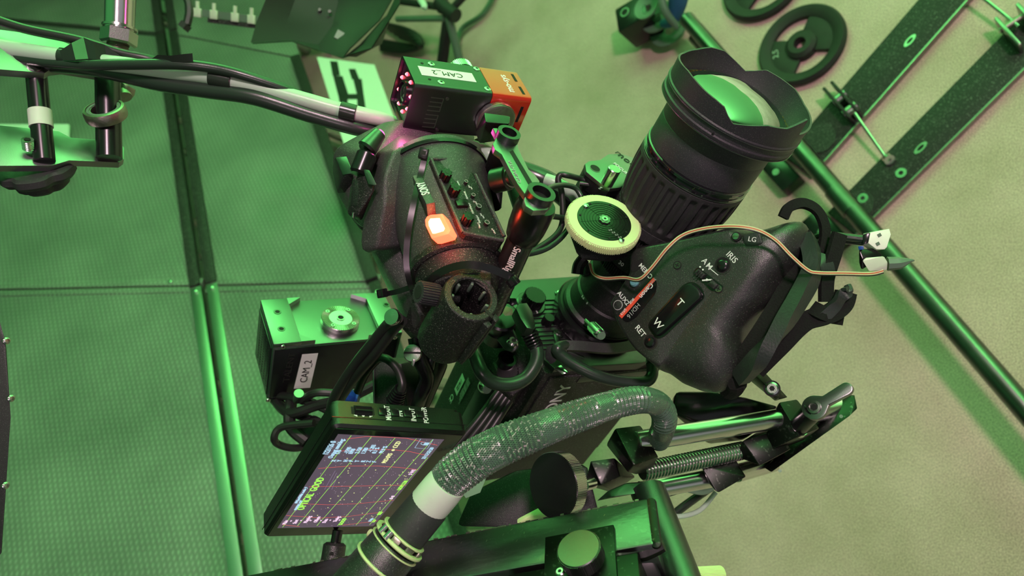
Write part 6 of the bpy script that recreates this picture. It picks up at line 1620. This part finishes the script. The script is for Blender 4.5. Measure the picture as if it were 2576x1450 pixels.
def flag(lab, pts, d=.662):
    b = MB().use('tape_black'); vs = [P(x, y, z) for x, y, z in pts]
    n_ = len(vs) // 2; off = V((.0002, .0006, .0006)); rows = vs + [v - off for v in vs]
    fs = [(2 * i, 2 * i + 1, 2 * i + 3, 2 * i + 2) for i in range(n_ - 1)] + [(2 * n_ + 2 * i, 2 * n_ + 2 * i + 2, 2 * n_ + 2 * i + 3, 2 * n_ + 2 * i + 1) for i in range(n_ - 1)]
    b.raw(rows, fs); one('tape_flag', b, lab, 'tape', 'loose ends of black tape on the cable bundle')
flag('crumpled black tape end sticking up like a fin at the left part of the bundle', [(150, 128, .655), (158, 150, .66), (180, 108, .655), (190, 150, .655), (210, 94, .665), (222, 148, .66), (232, 104, .66), (244, 150, .66), (262, 112, .665), (270, 150, .67), (300, 138, .67), (318, 152, .672)])
flag('shiny square tape end standing off the bundle beside the white cable', [(372, 154, .66), (380, 158, .66), (396, 138, .655), (400, 155, .66), (430, 140, .65), (432, 156, .655), (462, 136, .65), (466, 156, .655), (484, 134, .652), (486, 154, .655)])
# white board under the bracket
b = MB().use('label_white'); Mq = frame(DG(60, 400, .03), DG(170, 400, .03) - DG(60, 400, .03), DN.cross(V((1, 0, 0))))
o_ = pp(Mq, [(-200, 312), (172, 312), (172, 442), (-200, 446)]); b = MB(Mq).use('label_white'); b.prism(o_, -.01, 0, .001); one('white_card', b, 'white card lying on the deck behind the lower jib plate', 'card')
# dark screwed panel at the left edge
t = Thing('screwed_panel', 'dark curved panel with silver screws cut off by the lower left edge', 'panel', P(0, 1080, .60))
b = t.cb('plastic'); hull(b, [(-60, 795, .60), (0, 800, .60), (14, 850, .60), (28, 960, .60), (36, 1050, .60), (30, 1180, .60), (18, 1220, .60), (4, 1400, .60), (-60, 1400, .60), (-60, 800, .64), (20, 1050, .64), (0, 1390, .64)], .003); t.add('panel_body', b)
for (x_, y_) in ((14, 858), (26, 1003), (12, 1222)):
    b = MB(axf(P(x_, y_, .60), P(x_ + 9, y_, .597))).use('steel'); b.lathe([(.0030, 0), (.0030, .002), (.0018, .0032), (0, .0033)], 16); t.add('screw', b)
# thin cables between arm, motor and viewfinder
cab('motor_cable', 'black lead rising from the focus bracket in a tight bend', [(1490, 458, .70), (1460, 450, .70), (1430, 442, .69), (1410, 440, .69), (1404, 455, .69), (1412, 480, .69), (1416, 530, .69), (1412, 570, .69), (1390, 600, .68), (1340, 632, .67), (1310, 642, .67)], .0030)
cab('motor_cable', 'thin lead arching from the ring joint to the white gear', [(1372, 480, .64), (1390, 470, .66), (1420, 466, .68), (1448, 474, .69), (1462, 495, .69)], .0026, 'cable')
cab('motor_cable', 'green-lit lead looping from the gear housing to behind the carbon tube', [(1440, 560, .69), (1410, 600, .68), (1370, 628, .67), (1320, 640, .66), (1290, 632, .66)], .0028, 'cable')
cab('motor_cable', 'short straight lead between the ring joint and the gear housing', [(1375, 543, .64), (1400, 546, .67), (1425, 550, .69)], .0028, 'cable')
t = Thing('rear_cable_bundle', 'fat taped cable bundle passing behind the support arm towards the white gear', 'cable', P(1380, 470, .72))
b = t.cb('tape_black'); b.tube([P(1195, 370, .74), P(1240, 410, .73), (P(1330, 440, .72)), P(1380, 462, .72), P(1430, 500, .73), P(1460, 540, .74)], .0120, 16, 8); t.add('bundle', b)
b = t.cb('sheath_white'); b.tube([P(1372, 452, .708), P(1400, 462, .706), P(1440, 486, .712), P(1455, 510, .72)], .0065, 12); t.add('white_core', b, 'white cable showing between tape'); b = t.cb('sheath_white'); b.tube([P(1190, 372, .725), P(1225, 386, .715), P(1240, 400, .715)], .008, 12); t.add('white_core', b, 'white cable showing between tape')
